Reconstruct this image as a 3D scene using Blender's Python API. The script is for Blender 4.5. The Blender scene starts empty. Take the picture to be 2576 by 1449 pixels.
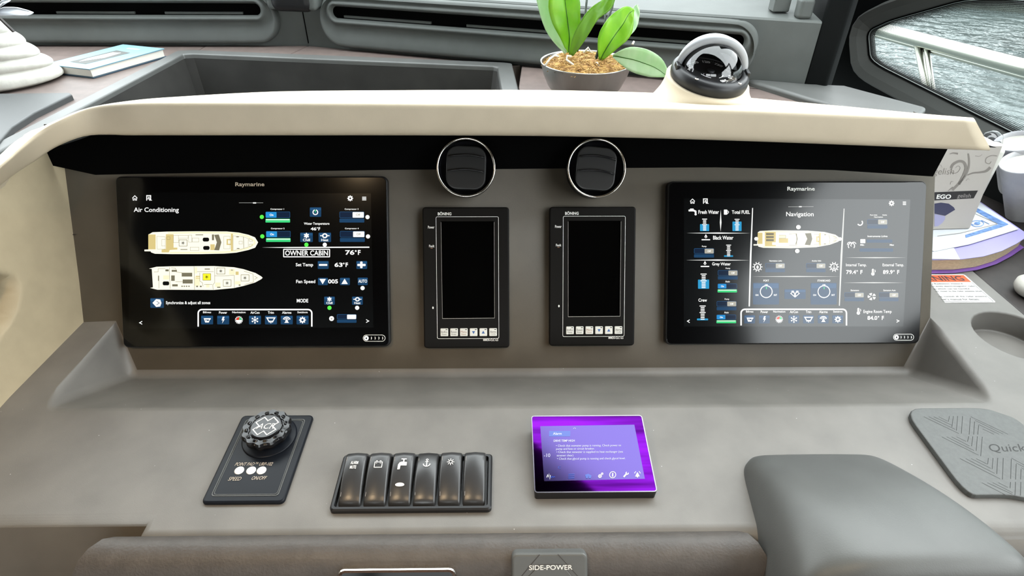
import bpy, bmesh, math, random
from mathutils import Vector, Matrix
random.seed(7)
scene = bpy.context.scene
COL = scene.collection

# ------------------------------------------------------------------ camera
FPX, CX, CY = 1480.0, 1288.0, 724.5          # focal length and centre in pixels of a 2576 x 1449 frame
PITCH, YAW, ROLL = math.radians(35.5), math.radians(1.0), math.radians(0.4)
CAM = Vector((0, 0, .614))                   # eye 0.61 m above the console top (z = 0)
_f = Vector((math.sin(YAW) * math.cos(PITCH), math.cos(YAW) * math.cos(PITCH), -math.sin(PITCH)))
_r0 = Vector((math.cos(YAW), -math.sin(YAW), 0)); _u0 = _r0.cross(_f)
_r = _r0 * math.cos(ROLL) + _u0 * math.sin(ROLL)
_u = _u0 * math.cos(ROLL) - _r0 * math.sin(ROLL)
cd = bpy.data.cameras.new('camera'); cam = bpy.data.objects.new('camera', cd); COL.objects.link(cam)
cd.sensor_width = 36; cd.lens = 36 * FPX / 2576; cd.clip_start = .02; cd.clip_end = 400
m = Matrix((_r, _u, -_f)).transposed().to_4x4(); m.translation = CAM
cam.matrix_world = m
scene.camera = cam

# ------------------------------------------------------------------ world, light, exposure
SKY = 7.5
w = bpy.data.worlds.new('overcast_sky'); scene.world = w; w.use_nodes = True
bgn = w.node_tree.nodes['Background']
bgn.inputs[0].default_value = (.93, .985, 1.0, 1); bgn.inputs[1].default_value = SKY
vs = scene.view_settings
vs.view_transform = 'Standard'; vs.look = 'None'; vs.exposure = 0.22; vs.gamma = 1.0; vs.use_curve_mapping = False

# ------------------------------------------------------------------ geometry helpers
def ray(x, y): return _f + _r * ((x - CX) / FPX) - _u * ((y - CY) / FPX)
def onz(x, y, z): d = ray(x, y); return CAM + d * ((z - CAM.z) / d.z)
def onY(x, y, Y): d = ray(x, y); return CAM + d * (Y / d.y)
def onX(x, y, X): d = ray(x, y); return CAM + d * (X / d.x)
def onp(x, y, P, n): d = ray(x, y); return CAM + d * ((Vector(P) - CAM).dot(n) / d.dot(n))

class Frame:
    """a real plane in the place: origin, two axes, normal"""
    def __init__(s, o, x, y):
        s.o = Vector(o); s.x = Vector(x).normalized(); s.y = Vector(y).normalized(); s.n = s.x.cross(s.y).normalized()
    def p(s, u, v, h=0.0): return s.o + s.x * u + s.y * v + s.n * h
    def px(s, x, y, h=0.0):
        q = onp(x, y, s.o + s.n * h, s.n) - s.o
        return q.dot(s.x), q.dot(s.y)

def empty(name, loc, label, cat, group=None):
    o = bpy.data.objects.new(name, None); COL.objects.link(o); o.empty_display_size = .02
    o.location = loc
    tag(o, label, cat, group); return o
def tag(o, label=None, cat=None, group=None, kind=None):
    if label: o['label'] = label
    if cat: o['category'] = cat
    if group: o['group'] = group
    if kind: o['kind'] = kind
    return o
def worldloc(o):
    l = Vector(o.location)
    while o.parent: o = o.parent; l += Vector(o.location)
    return l

class MB:
    """collects one mesh"""
    def __init__(s): s.v = []; s.f = []
    def add(s, vs, fs):
        b = len(s.v); s.v += [Vector(q) for q in vs]; s.f += [tuple(b + i for i in f) for f in fs]; return s
    def box(s, c, d, rot=None):
        c = Vector(c); hx, hy, hz = d[0] / 2, d[1] / 2, d[2] / 2
        P = [Vector((x, y, z)) for z in (-hz, hz) for y in (-hy, hy) for x in (-hx, hx)]
        if rot: P = [rot @ q for q in P]
        return s.add([c + q for q in P], [(0, 2, 3, 1), (4, 5, 7, 6), (0, 1, 5, 4), (2, 6, 7, 3), (0, 4, 6, 2), (1, 3, 7, 5)])
    def loft(s, rings, closed=True, cap0=False, cap1=False):
        n = len(rings[0]); b = len(s.v)
        for r in rings: s.v += [Vector(q) for q in r]
        for i in range(len(rings) - 1):
            for j in range(n if closed else n - 1):
                k = (j + 1) % n
                s.f.append((b + i * n + j, b + i * n + k, b + (i + 1) * n + k, b + (i + 1) * n + j))
        if cap0: s.f.append(tuple(b + j for j in reversed(range(n))))
        if cap1: s.f.append(tuple(b + (len(rings) - 1) * n + j for j in range(n)))
        return s
    def tube(s, pts, r, n=8, caps=True):
        pts = [Vector(q) for q in pts]; rings = []; up = Vector((.13, .21, 1)).normalized(); prev = None
        for i, q in enumerate(pts):
            t = (pts[min(i + 1, len(pts) - 1)] - pts[max(i - 1, 0)]).normalized()
            a = (prev - t * prev.dot(t)) if prev else t.cross(up)
            if a.length < 1e-5: a = t.cross(Vector((1, 0, .1)))
            a.normalize(); prev = a; c = t.cross(a)
            rr = r[i] if isinstance(r, (list, tuple)) else r
            rings.append([q + a * (rr * math.cos(2 * math.pi * k / n)) + c * (rr * math.sin(2 * math.pi * k / n)) for k in range(n)])
        return s.loft(rings, True, caps, caps)
    def prism(s, fr, poly, h0, h1, bev=0.0, seg=3, hfun=None):
        """solid standing on a frame: poly (u,v) from h0 to h1 with a rounded upper edge"""
        rings = [[fr.p(u, v, h0) for u, v in poly]]
        if bev > 0:
            for k in range(seg + 1):
                a = math.pi / 2 * k / seg
                pl = inset(poly, bev * (1 - math.cos(a)))
                rings.append([fr.p(u, v, h1 - bev + bev * math.sin(a)) for u, v in pl])
        else: rings.append([fr.p(u, v, h1) for u, v in poly])
        return s.loft(rings, True, False, True)
    def flat(s, fr, poly, h): return s.add([fr.p(u, v, h) for u, v in poly], [tuple(range(len(poly)))])
    def build(s, name, mat, parent=None, origin=None, smooth=False, bevel=None, bseg=3, solid=None, sub=0, weights=None, fix=True):
        o0 = worldloc(parent) if parent else Vector(origin if origin is not None else (0, 0, 0))
        me = bpy.data.meshes.new(name)
        me.from_pydata([q - o0 for q in s.v], [], s.f); me.update()
        bm = bmesh.new(); bm.from_mesh(me)
        if fix: bmesh.ops.recalc_face_normals(bm, faces=bm.faces)
        bm.to_mesh(me); bm.free()
        if weights:
            at = me.attributes.new('bevel_weight_edge', 'FLOAT', 'EDGE')
            for e in me.edges:
                a, b = e.vertices
                at.data[e.index].value = weights(s.v[a], s.v[b])
        for p in me.polygons: p.use_smooth = smooth
        me.materials.append(mat)
        o = bpy.data.objects.new(name, me); COL.objects.link(o)
        if parent: o.parent = parent
        else: o.location = o0
        if solid:
            md = o.modifiers.new('thickness', 'SOLIDIFY'); md.thickness = solid; md.offset = 0
        if sub:
            md = o.modifiers.new('smooth', 'SUBSURF'); md.levels = sub; md.render_levels = sub
        if bevel:
            md = o.modifiers.new('round', 'BEVEL'); md.width = bevel; md.segments = bseg
            md.limit_method = 'WEIGHT' if weights else 'ANGLE'; md.angle_limit = math.radians(28); md.harden_normals = True
            for p in me.polygons: p.use_smooth = True
        return o

def area(poly): return sum(poly[i - 1][0] * poly[i][1] - poly[i][0] * poly[i - 1][1] for i in range(len(poly))) / 2
def inset(poly, d):
    if d == 0: return list(poly)
    sg = 1 if area(poly) > 0 else -1; out = []; n = len(poly)
    for i in range(n):
        a, b, c = Vector(poly[i - 1]), Vector(poly[i]), Vector(poly[(i + 1) % n])
        e1 = (b - a); e2 = (c - b)
        if e1.length < 1e-9: e1 = e2
        if e2.length < 1e-9: e2 = e1
        e1 = e1.normalized(); e2 = e2.normalized()
        n1 = Vector((-e1.y, e1.x)) * sg; n2 = Vector((-e2.y, e2.x)) * sg
        q = n1 + n2; k = max(.25, 1 + n1.dot(n2))
        out.append(tuple(b + q * (d / k)))
    return out
def rrect(x0, y0, x1, y1, r=0.0, n=4):
    r = max(min(r, abs(x1 - x0) / 2 - 1e-7, abs(y1 - y0) / 2 - 1e-7), 0)
    if r < 1e-7: return [(x0, y0), (x1, y0), (x1, y1), (x0, y1)]
    out = []
    for cx, cy, a0 in ((x1 - r, y0 + r, -90), (x1 - r, y1 - r, 0), (x0 + r, y1 - r, 90), (x0 + r, y0 + r, 180)):
        for k in range(n + 1):
            a = math.radians(a0 + 90 * k / n); out.append((cx + r * math.cos(a), cy + r * math.sin(a)))
    return out
def circle(cx, cy, r, n=24, ry=None): return [(cx + r * math.cos(2 * math.pi * k / n), cy + (ry or r) * math.sin(2 * math.pi * k / n)) for k in range(n)]
def lathe(mb, c, prof, n=32, X=Vector((1, 0, 0)), Y=Vector((0, 1, 0)), Z=Vector((0, 0, 1)), wob=None, cap0=True, cap1=True):
    rings = []
    for r, z in prof:
        ring = []
        for k in range(n):
            a = 2 * math.pi * k / n; rr = r * (wob(a, z) if wob else 1)
            ring.append(Vector(c) + X * (rr * math.cos(a)) + Y * (rr * math.sin(a)) + Z * z)
        rings.append(ring)
    return mb.loft(rings, True, cap0, cap1)

_fontcache = {}
def glyphs(txt, bold=0.0, italic=0.0):
    k = (txt, bold, italic)
    if k not in _fontcache:
        cu = bpy.data.curves.new('t', 'FONT'); cu.body = txt; cu.offset = bold; cu.shear = italic; cu.resolution_u = 3
        ob = bpy.data.objects.new('t', cu); me = bpy.data.meshes.new_from_object(ob)
        V = [(q.co.x, q.co.y) for q in me.vertices]; Fs = [tuple(p.vertices) for p in me.polygons]
        bpy.data.objects.remove(ob); bpy.data.meshes.remove(me); bpy.data.curves.remove(cu)
        x0 = min(q[0] for q in V); x1 = max(q[0] for q in V); y0 = min(q[1] for q in V); y1 = max(q[1] for q in V)
        _fontcache[k] = ([((x - x0) / (x1 - x0), (y - y0) / (y1 - y0)) for x, y in V], Fs)
    return _fontcache[k]

class UI:
    """flat printing or lit graphics lying on one plane; px=True takes picture positions on that plane"""
    def __init__(s, fr, h, mp=None, px=True): s.fr = fr; s.h = h; s.mp = mp or (lambda x, y: (x, y)); s.els = []; s.cur = None; s.px = px
    def q(s, x, y):
        x, y = s.mp(x, y)
        return s.fr.px(x, y, s.h) if s.px else (x, y)
    def __call__(s, name): s.nm = name; return s
    def __enter__(s):
        s.cur = (s.nm, MB(), []); s.els.append(s.cur); return s
    def __exit__(s, *a): s.cur = None
    def put(s, part, mat, vs, fs):
        el = s.cur
        if el is None: el = (part, MB(), []); s.els.append(el)
        el[1].add(vs, fs); el[2].extend([mat] * len(fs))
    def poly(s, pts, mat, L=1, part='screen_graphic'):
        s.put(part, mat, [s.fr.p(*s.q(*p), s.h + L * .00012) for p in pts], [tuple(range(len(pts)))])
    def rect(s, x0, y0, x1, y1, mat, r=0, L=1, part='screen_graphic'): s.poly(rrect(x0, y0, x1, y1, r), mat, L, part)
    def disc(s, x, y, r, mat, L=1, ry=None, part='screen_lamp', n=20): s.poly(circle(x, y, r, n, ry), mat, L, part)
    def path(s, pts, wd, mat, L=1, closed=False, part='screen_line'):
        pts = [Vector(p) for p in pts]; n = len(pts); A = []; B = []
        for i in range(n):
            a = pts[i - 1] if (closed or i > 0) else pts[i]; c = pts[(i + 1) % n] if (closed or i < n - 1) else pts[i]
            e1 = (pts[i] - a); e2 = (c - pts[i]); e1 = e1.normalized() if e1.length > 1e-9 else e2.normalized(); e2 = e2.normalized() if e2.length > 1e-9 else e1
            n1 = Vector((-e1.y, e1.x)); n2 = Vector((-e2.y, e2.x)); q = (n1 + n2) * (wd / 2 / max(.3, 1 + n1.dot(n2)))
            A.append(pts[i] + q); B.append(pts[i] - q)
        s.put(part, mat, [s.fr.p(*s.q(*p), s.h + L * .00012) for p in A + B], [(i, (i + 1) % n, n + (i + 1) % n, n + i) for i in range(n if closed else n - 1)])
    def ring(s, x, y, r, wd, mat, L=1, n=24, a0=0, a1=360, part='screen_graphic', ry=None):
        if a1 - a0 >= 360: s.path(circle(x, y, r, n, ry), wd, mat, L, True, part)
        else: s.path([(x + r * math.cos(math.radians(a0 + (a1 - a0) * k / n)), y + (ry or r) * math.sin(math.radians(a0 + (a1 - a0) * k / n))) for k in range(n + 1)], wd, mat, L, False, part)
    def text(s, txt, x0, y0, x1, y1, mat, L=2, bold=0.012, italic=0.0, part='screen_lettering'):
        V, Fs = glyphs(txt, bold, italic)
        s.put(part, mat, [s.fr.p(*s.q(x0 + (x1 - x0) * a, y1 + (y0 - y1) * b), s.h + L * .00012) for a, b in V], Fs)
    def build(s, parent):
        for name, mb, ml in s.els: multi(mb, name, ml, parent)
def multi(mb, name, ml, parent):
    ms = list(dict.fromkeys(ml)); o = mb.build(name, MAT[ms[0]], parent, fix=False)
    for m_ in ms[1:]: o.data.materials.append(MAT[m_])
    for p in o.data.polygons: p.material_index = ms.index(ml[p.index])
    return o

# ------------------------------------------------------------------ materials
MAT = {}
def mat(name, color, rough=.6, metal=0.0, spec=.5, noise=0.0, nscale=30, bump=0.0, bscale=200, col2=None, specks=False, coat=0.0, emit=None, estr=1.0, sheen=0.0, detail=4, trans=0.0, stretch=None):
    mt = bpy.data.materials.new(name); mt.use_nodes = True; nt = mt.node_tree; b = nt.nodes['Principled BSDF']
    b.inputs['Base Color'].default_value = (*color, 1); b.inputs['Roughness'].default_value = rough
    b.inputs['Metallic'].default_value = metal; b.inputs['Specular IOR Level'].default_value = spec
    b.inputs['Coat Weight'].default_value = coat; b.inputs['Coat Roughness'].default_value = .05
    b.inputs['Transmission Weight'].default_value = trans
    if sheen: b.inputs['Sheen Weight'].default_value = sheen
    if emit: b.inputs['Emission Color'].default_value = (*emit, 1); b.inputs['Emission Strength'].default_value = estr
    tc = nt.nodes.new('ShaderNodeTexCoord'); src = tc.outputs['Object']
    if stretch:
        mp = nt.nodes.new('ShaderNodeMapping'); mp.inputs['Scale'].default_value = stretch; nt.links.new(src, mp.inputs['Vector']); src = mp.outputs[0]
    if noise or col2:
        nz = nt.nodes.new('ShaderNodeTexNoise'); nz.inputs['Scale'].default_value = nscale; nz.inputs['Detail'].default_value = detail
        nt.links.new(src, nz.inputs['Vector'])
        rp = nt.nodes.new('ShaderNodeValToRGB'); rp.color_ramp.elements[0].position = .35; rp.color_ramp.elements[1].position = .65
        c2 = col2 or tuple(min(1, c * (1 + noise)) for c in color); c1 = color if col2 else tuple(c * (1 - noise) for c in color)
        rp.color_ramp.elements[0].color = (*c1, 1); rp.color_ramp.elements[1].color = (*c2, 1)
        nt.links.new(nz.outputs['Fac'], rp.inputs['Fac']); last = rp.outputs['Color']
        if specks:
            vo = nt.nodes.new('ShaderNodeTexVoronoi'); vo.inputs['Scale'].default_value = 45; nt.links.new(src, vo.inputs['Vector'])
            cr = nt.nodes.new('ShaderNodeValToRGB'); cr.color_ramp.elements[0].position = .018; cr.color_ramp.elements[1].position = .03
            cr.color_ramp.elements[0].color = (.35, .35, .35, 1); cr.color_ramp.elements[1].color = (0, 0, 0, 1)
            nt.links.new(vo.outputs['Distance'], cr.inputs['Fac'])
            mx = nt.nodes.new('ShaderNodeMixRGB'); mx.blend_type = 'ADD'; mx.inputs[0].default_value = 1
            nt.links.new(last, mx.inputs[1]); nt.links.new(cr.outputs['Color'], mx.inputs[2]); last = mx.outputs[0]
        nt.links.new(last, b.inputs['Base Color'])
    if bump:
        n2 = nt.nodes.new('ShaderNodeTexNoise'); n2.inputs['Scale'].default_value = bscale; n2.inputs['Detail'].default_value = 3
        nt.links.new(src, n2.inputs['Vector'])
        bp = nt.nodes.new('ShaderNodeBump'); bp.inputs['Strength'].default_value = bump; bp.inputs['Distance'].default_value = .001
        nt.links.new(n2.outputs['Fac'], bp.inputs['Height']); nt.links.new(bp.outputs['Normal'], b.inputs['Normal'])
    MAT[name] = mt; return mt
def glow(name, color, s=1.0):
    """lit picture element under the same glossy glass as the screen round it"""
    mat(name, (.001, .001, .001), .12, spec=.36, emit=color, estr=s)
def clear_glass(name, tint=(1, 1, 1), ior=1.5, rough=.01):
    mt = bpy.data.materials.new(name); mt.use_nodes = True; nt = mt.node_tree; nt.nodes.clear()
    ge = nt.nodes.new('ShaderNodeNewGeometry'); f0 = ((ior - 1) / (ior + 1)) ** 2      # Schlick, the same from both faces of the pane
    dp = nt.nodes.new('ShaderNodeVectorMath'); dp.operation = 'DOT_PRODUCT'; nt.links.new(ge.outputs['Incoming'], dp.inputs[0]); nt.links.new(ge.outputs['Normal'], dp.inputs[1])
    last = dp.outputs['Value']
    for op, k, first in (('ABSOLUTE', None, 0), ('SUBTRACT', 1.0, 1), ('POWER', 5.0, 0), ('MULTIPLY', 1 - f0, 0), ('ADD', f0, 0)):
        q = nt.nodes.new('ShaderNodeMath'); q.operation = op; nt.links.new(last, q.inputs[first])
        if k is not None: q.inputs[1 - first].default_value = k
        last = q.outputs[0]
    fr = q
    t = nt.nodes.new('ShaderNodeBsdfTransparent'); t.inputs[0].default_value = (*tint, 1)
    g = nt.nodes.new('ShaderNodeBsdfGlossy'); g.inputs['Roughness'].default_value = rough
    mx = nt.nodes.new('ShaderNodeMixShader'); o = nt.nodes.new('ShaderNodeOutputMaterial')
    nt.links.new(fr.outputs[0], mx.inputs[0]); nt.links.new(t.outputs[0], mx.inputs[1]); nt.links.new(g.outputs[0], mx.inputs[2]); nt.links.new(mx.outputs[0], o.inputs[0]); MAT[name] = mt

mat('face_shaded', (.068, .057, .042), .55, spec=.4, noise=.08, nscale=14, bump=.10, bscale=900)  # console finish made darker and warmer for the weaker light on the face
mat('console', (.142, .134, .122), .50, spec=.5, noise=.10, nscale=14, bump=.10, bscale=900, specks=True)
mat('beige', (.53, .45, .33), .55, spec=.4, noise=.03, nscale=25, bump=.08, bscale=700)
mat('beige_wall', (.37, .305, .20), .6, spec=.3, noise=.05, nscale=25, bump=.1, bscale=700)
mat('leather', (.062, .054, .048), .52, spec=.45, noise=.10, nscale=60, bump=.55, bscale=330)
mat('brown_leather', (.125, .095, .085), .55, spec=.4, noise=.10, nscale=40, bump=.20, bscale=600)
mat('dark_brown', (.022, .017, .015), .6, noise=.15, nscale=50, bump=.3, bscale=500)
mat('dash_grey', (.075, .077, .074), .45, spec=.5, noise=.06, nscale=20, bump=.10, bscale=700)
mat('panel_grey', (.080, .087, .083), .62, spec=.3, noise=.05, nscale=20, bump=.10, bscale=700)
mat('black', (.006, .006, .006), .45)
mat('lid_grey', (.052, .055, .056), .5, spec=.4, bump=.1, bscale=700)
mat('matte_black', (.0015, .0015, .0015), .9, spec=.03)
mat('black_plastic', (.009, .009, .010), .40, spec=.35, bump=.05, bscale=1200)
mat('rim_metal', (.16, .15, .17), .25, metal=1.0)
mat('tray_dark', (.028, .027, .025), .6, spec=.3, noise=.2, nscale=12)
mat('pillar_black', (.0026, .0033, .0033), .75, spec=.12)
mat('frame_grey', (.085, .088, .083), .55, spec=.25)
mat('display_glass', (.001, .001, .0012), .12, spec=.36)
mat('display_lcd', (.002, .0024, .0028), .14, spec=.46)
mat('bezel_black', (.0055, .005, .0045), .45, spec=.10)
mat('screen_off', (.001, .001, .001), .10, spec=.12)
mat('chrome', (.82, .80, .76), .14, metal=1.0)
mat('steel', (.34, .33, .31), .34, metal=1.0, noise=.12, nscale=25, stretch=(1, 1, .15))
mat('rail_steel', (.52, .52, .46), .25, metal=1.0)
mat('print_white', (.75, .74, .70), .5)
mat('print_tan', (.45, .38, .30), .5)
mat('print_grey', (.30, .28, .26), .5)
mat('print_blue', (.03, .10, .30), .5)
mat('print_brown', (.28, .13, .07), .5)
mat('key_white', (.66, .65, .60), .3, spec=.5)
mat('rubber', (.078, .081, .078), .55, noise=.07, nscale=200, bump=.15, bscale=900)
mat('rubber_groove', (.030, .031, .030), .8)
mat('rubber_emboss', (.060, .062, .060), .7)
mat('rocker', (.028, .028, .029), .33, spec=.6, bump=.05, bscale=900)
mat('knob_black', (.007, .007, .008), .20, spec=.42)
mat('blue_black', (.006, .0075, .011), .36, spec=.16)
mat('pearl', (.80, .78, .75), .25)
mat('moss', (.20, .095, .025), .9, col2=(.42, .25, .07), nscale=90)
mat('moss_strand', (.30, .16, .045), .85, col2=(.55, .36, .13), nscale=70)
mat('root', (.62, .58, .50), .7, noise=.1, nscale=80)
mat('stem_dark', (.012, .022, .012), .6)
mat('white_ceramic', (.50, .485, .44), .6, noise=.06, nscale=60, bump=.4, bscale=160)
mat('book_blue', (.15, .27, .33), .45, noise=.05, nscale=30)
mat('book_edge', (.03, .06, .09), .5)
mat('paper', (.74, .71, .64), .7, noise=.04, nscale=300, stretch=(1, 1, 14))
mat('paper_white', (.50, .52, .55), .55)
mat('paper_blue', (.10, .19, .40), .6, noise=.35, nscale=120)
mat('paper_lilac', (.26, .235, .45), .5)
mat('paper_tan', (.40, .31, .20), .7, noise=.25, nscale=200, stretch=(1, 1, 20))
mat('purple', (.16, .065, .29), .45)
mat('carton', (.40, .37, .335), .6)
mat('carton_print', (.20, .18, .16), .6)
mat('carton_black', (.02, .018, .017), .5)
mat('navy', (.035, .035, .075), .5)
mat('lavender', (.30, .29, .45), .5)
mat('birch', (.55, .545, .55), .65, col2=(.42, .42, .45), nscale=22, bump=.3, bscale=80)
mat('sticker_white', (.52, .52, .50), .5)
mat('sticker_red', (.62, .085, .025), .5)
mat('ink', (.035, .03, .03), .6)
mat('visor_grey', (.34, .35, .36), .4, spec=.4)
mat('wood', (.10, .045, .02), .35, noise=.3, nscale=6, stretch=(1, 8, 8))
mat('ceiling_cloth', (.035, .027, .021), .9)
mat('dock_dark', (.075, .085, .075), .9, noise=.3, nscale=2)
mat('hull_white', (.80, .80, .80), .4)
mat('trim_white', (.62, .63, .64), .35)
mat('purple_mirror', (.042, .002, .095), .06, metal=1.0, noise=.5, nscale=9, stretch=(.6, 9, 9), detail=2)
mat('purple_lcd', (.050, .036, .120), .16, metal=1.0)
clear_glass('window_glass', (.41, .44, .435)); clear_glass('windshield_glass', (.93, .95, .95)); clear_glass('dome_glass', (.90, .90, .92), 1.75)
# lit screen colours
glow('w', (.95, .95, .92), 1.0); glow('wdim', (.75, .75, .72), .8); glow('cream', (.95, .90, .60), .92); glow('ivory', (1.0, .97, .80), .95)
glow('teak', (.72, .58, .24), .9); glow('line', (.30, .25, .14), .7); glow('olive', (.22, .20, .13), .8); glow('dk', (.004, .004, .004), 1)
glow('yellow', (.95, .88, .03), 1.0); glow('btn', (.012, .055, .13), .9); glow('btn_hi', (.02, .09, .21), .9); glow('btn_dark', (.006, .016, .04), 1)
glow('blue', (.02, .26, .60), 1.0); glow('cyan', (.03, .33, .62), .9); glow('green', (.05, .62, .20), 1.0); glow('lime', (.10, .85, .08), 1.0)
glow('red', (.70, .04, .02), 1.0); glow('grey', (.45, .43, .36), .9); glow('lav', (.75, .78, 1.0), 1.0); glow('blue2', (.05, .14, .75), .8)

# leaf and water, window dots need their own node set-ups
def leaf_mat(name, c1, c2, tr):
    mt = mat(name, c1, .38, spec=.5, col2=c2, nscale=18, stretch=(3, 3, .6)); nt = mt.node_tree; b = nt.nodes['Principled BSDF']; out = nt.nodes['Material Output']
    t = nt.nodes.new('ShaderNodeBsdfTranslucent'); t.inputs[0].default_value = (*tr, 1); mx = nt.nodes.new('ShaderNodeMixShader'); mx.inputs[0].default_value = .42
    nt.links.new(b.outputs[0], mx.inputs[1]); nt.links.new(t.outputs[0], mx.inputs[2]); nt.links.new(mx.outputs[0], out.inputs[0])
leaf_mat('leaf', (.15, .34, .015), (.23, .43, .025), (.30, .62, .02))
leaf_mat('leaf_dark', (.10, .24, .012), (.14, .31, .018), (.16, .38, .012))
leaf_mat('leaf_pale', (.44, .60, .38), (.58, .70, .52), (.36, .62, .30))
leaf_mat('leaf_vein', (.03, .14, .005), (.04, .17, .006), (.04, .18, .005))
mt = mat('water', (.10, .12, .12), .18, spec=.5); nt = mt.node_tree; b = nt.nodes['Principled BSDF']
tc = nt.nodes.new('ShaderNodeTexCoord'); mp = nt.nodes.new('ShaderNodeMapping'); mp.inputs['Scale'].default_value = (1, 1.0, 1); nt.links.new(tc.outputs['Object'], mp.inputs[0])
n1 = nt.nodes.new('ShaderNodeTexNoise'); n1.inputs['Scale'].default_value = 2.6; n1.inputs['Detail'].default_value = 3; nt.links.new(mp.outputs[0], n1.inputs['Vector'])
bp = nt.nodes.new('ShaderNodeBump'); bp.inputs['Strength'].default_value = 1.0; bp.inputs['Distance'].default_value = .22; nt.links.new(n1.outputs['Fac'], bp.inputs['Height']); nt.links.new(bp.outputs[0], b.inputs['Normal'])
mt = mat('frit', (.02, .02, .02), .6); nt = mt.node_tree; b = nt.nodes['Principled BSDF']; out = nt.nodes['Material Output']
uv = nt.nodes.new('ShaderNodeUVMap'); sp = nt.nodes.new('ShaderNodeSeparateXYZ'); nt.links.new(uv.outputs[0], sp.inputs[0])
def mth(op, a, bb=None):
    n = nt.nodes.new('ShaderNodeMath'); n.operation = op
    for i, q in enumerate((a, bb)):
        if q is None: continue
        if isinstance(q, (int, float)): n.inputs[i].default_value = q
        else: nt.links.new(q, n.inputs[i])
    return n.outputs[0]
row = mth('FLOOR', sp.outputs[1]); uu = mth('ADD', sp.outputs[0], mth('MULTIPLY', row, .5))
dx = mth('SUBTRACT', mth('FRACT', uu), .5); dy = mth('SUBTRACT', mth('FRACT', sp.outputs[1]), .5)
dist = mth('SQRT', mth('ADD', mth('MULTIPLY', dx, dx), mth('MULTIPLY', dy, dy)))
rad = mth('SUBTRACT', .58, mth('MULTIPLY', row, .055))
isdot = mth('LESS_THAN', dist, rad)
tr = nt.nodes.new('ShaderNodeBsdfTransparent'); mx = nt.nodes.new('ShaderNodeMixShader')
nt.links.new(isdot, mx.inputs[0]); nt.links.new(tr.outputs[0], mx.inputs[1]); nt.links.new(b.outputs[0], mx.inputs[2]); nt.links.new(mx.outputs[0], out.inputs[0])

# ------------------------------------------------------------------ main planes of the place
LEAN = math.radians(31.5)
FACE = Frame((0, .764, 0), (1, 0, 0), (0, math.sin(LEAN), math.cos(LEAN)))     # instrument face
CON = Frame((0, 0, 0), (1, 0, 0), (0, 1, 0))                                    # console top
def con_at(z): return Frame((0, 0, z), (1, 0, 0), (0, 1, 0))
DZ = .225                                                                       # leather dashboard level
# ------------------------------------------------------------------ the setting: cabin shell
def struct(o): o['kind'] = 'structure'; return o
# unseen roof, its diagonal front edge shaped for the light and a reflection, and the open glazed sides
def roof_front(x): return 1.06 - .87 * x if x > -.1 else 1.147 - .05 * (x + .1) ** 2
mb = MB(); xs = [-3.2 + 4.46 * k / 40 for k in range(41)]
for z0, z1 in ((1.12, 1.20),):
    low_f = [(x, roof_front(x), z0) for x in xs]; low_b = [(x, -3.2, z0) for x in xs]
    up_f = [(x, roof_front(x) + .03, z1) for x in xs]; up_b = [(x, -3.2, z1) for x in xs]
    mb.loft([low_b, low_f, up_f, up_b], closed=False)
struct(mb.build('ceiling', MAT['ceiling_cloth']))
mb = MB().box((-.95, -.9, -.98), (4.6, 4.8, .04)); struct(mb.build('floor', MAT['wood']))
mb = MB().box((-.95, -3.2, -.28), (4.6, .06, 1.40)).box((-2.7, -3.2, .75), (.9, .06, .75)).box((.9, -3.2, .75), (.6, .06, .75)).box((-.9, -3.2, .75), (.12, .06, .75))
struct(mb.build('wall_back', MAT['wood']))
mb = MB().box((-3.2, -.8, -.28), (.06, 4.8, 1.40)).box((-3.2, -1.2, .75), (.08, 3.6, .75)).box((-3.2, 1.2, .75), (.08, .6, .75))
struct(mb.build('wall_left', MAT['dash_grey']))

# front wall under the windshield: straight part to port, raked part to starboard
A, B = Vector((-.52, 1.67, 0)), Vector((.655, 1.290, 0))
BW = Frame(A, B - A, (0, 0, 1))                 # starboard half, normal faces the helm
LW = Frame((-.52, 1.67, 0), (1, 0, 0), (0, 0, 1))
WT = .362
mb = MB(); uB = (B - A).length
for fr, u0, u1 in ((LW, -1.6, 0), (BW, 0.0, uB)):
    c = [(0.19, 0), (WT - .004, 0), (WT, -.004), (WT + .075, -.55), (WT + .075, -.56), (.19, -.56)]
    mb.loft([[fr.p(u0, z, h) for z, h in c], [fr.p(u1, z, h) for z, h in c]], True, True, True)
wf = struct(mb.build('wall_front', MAT['panel_grey']))
s = MB().box(BW.p(0, .295, .0005), (.0022, .003, .13)).build('seam', MAT['matte_black'], wf)
# windshield frame and its glass far ahead
mb = MB(); ws0 = [(-2.2, 2.25), (-1.2, 2.3), (-.3, 2.2), (.4, 1.98), (.75, 1.78)]
ws1 = [(-2.2, roof_front(-2.2)), (-1.2, roof_front(-1.2)), (-.3, roof_front(-.3)), (.4, roof_front(.4)), (.85, roof_front(.85))]
for i in range(4):
    mb.add([(*ws0[i], .43), (*ws0[i + 1], .43), (*ws1[i + 1], 1.14), (*ws1[i], 1.14)], [(0, 1, 2, 3)])
w2 = struct(mb.build('window_2', MAT['windshield_glass'], fix=False))

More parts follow.
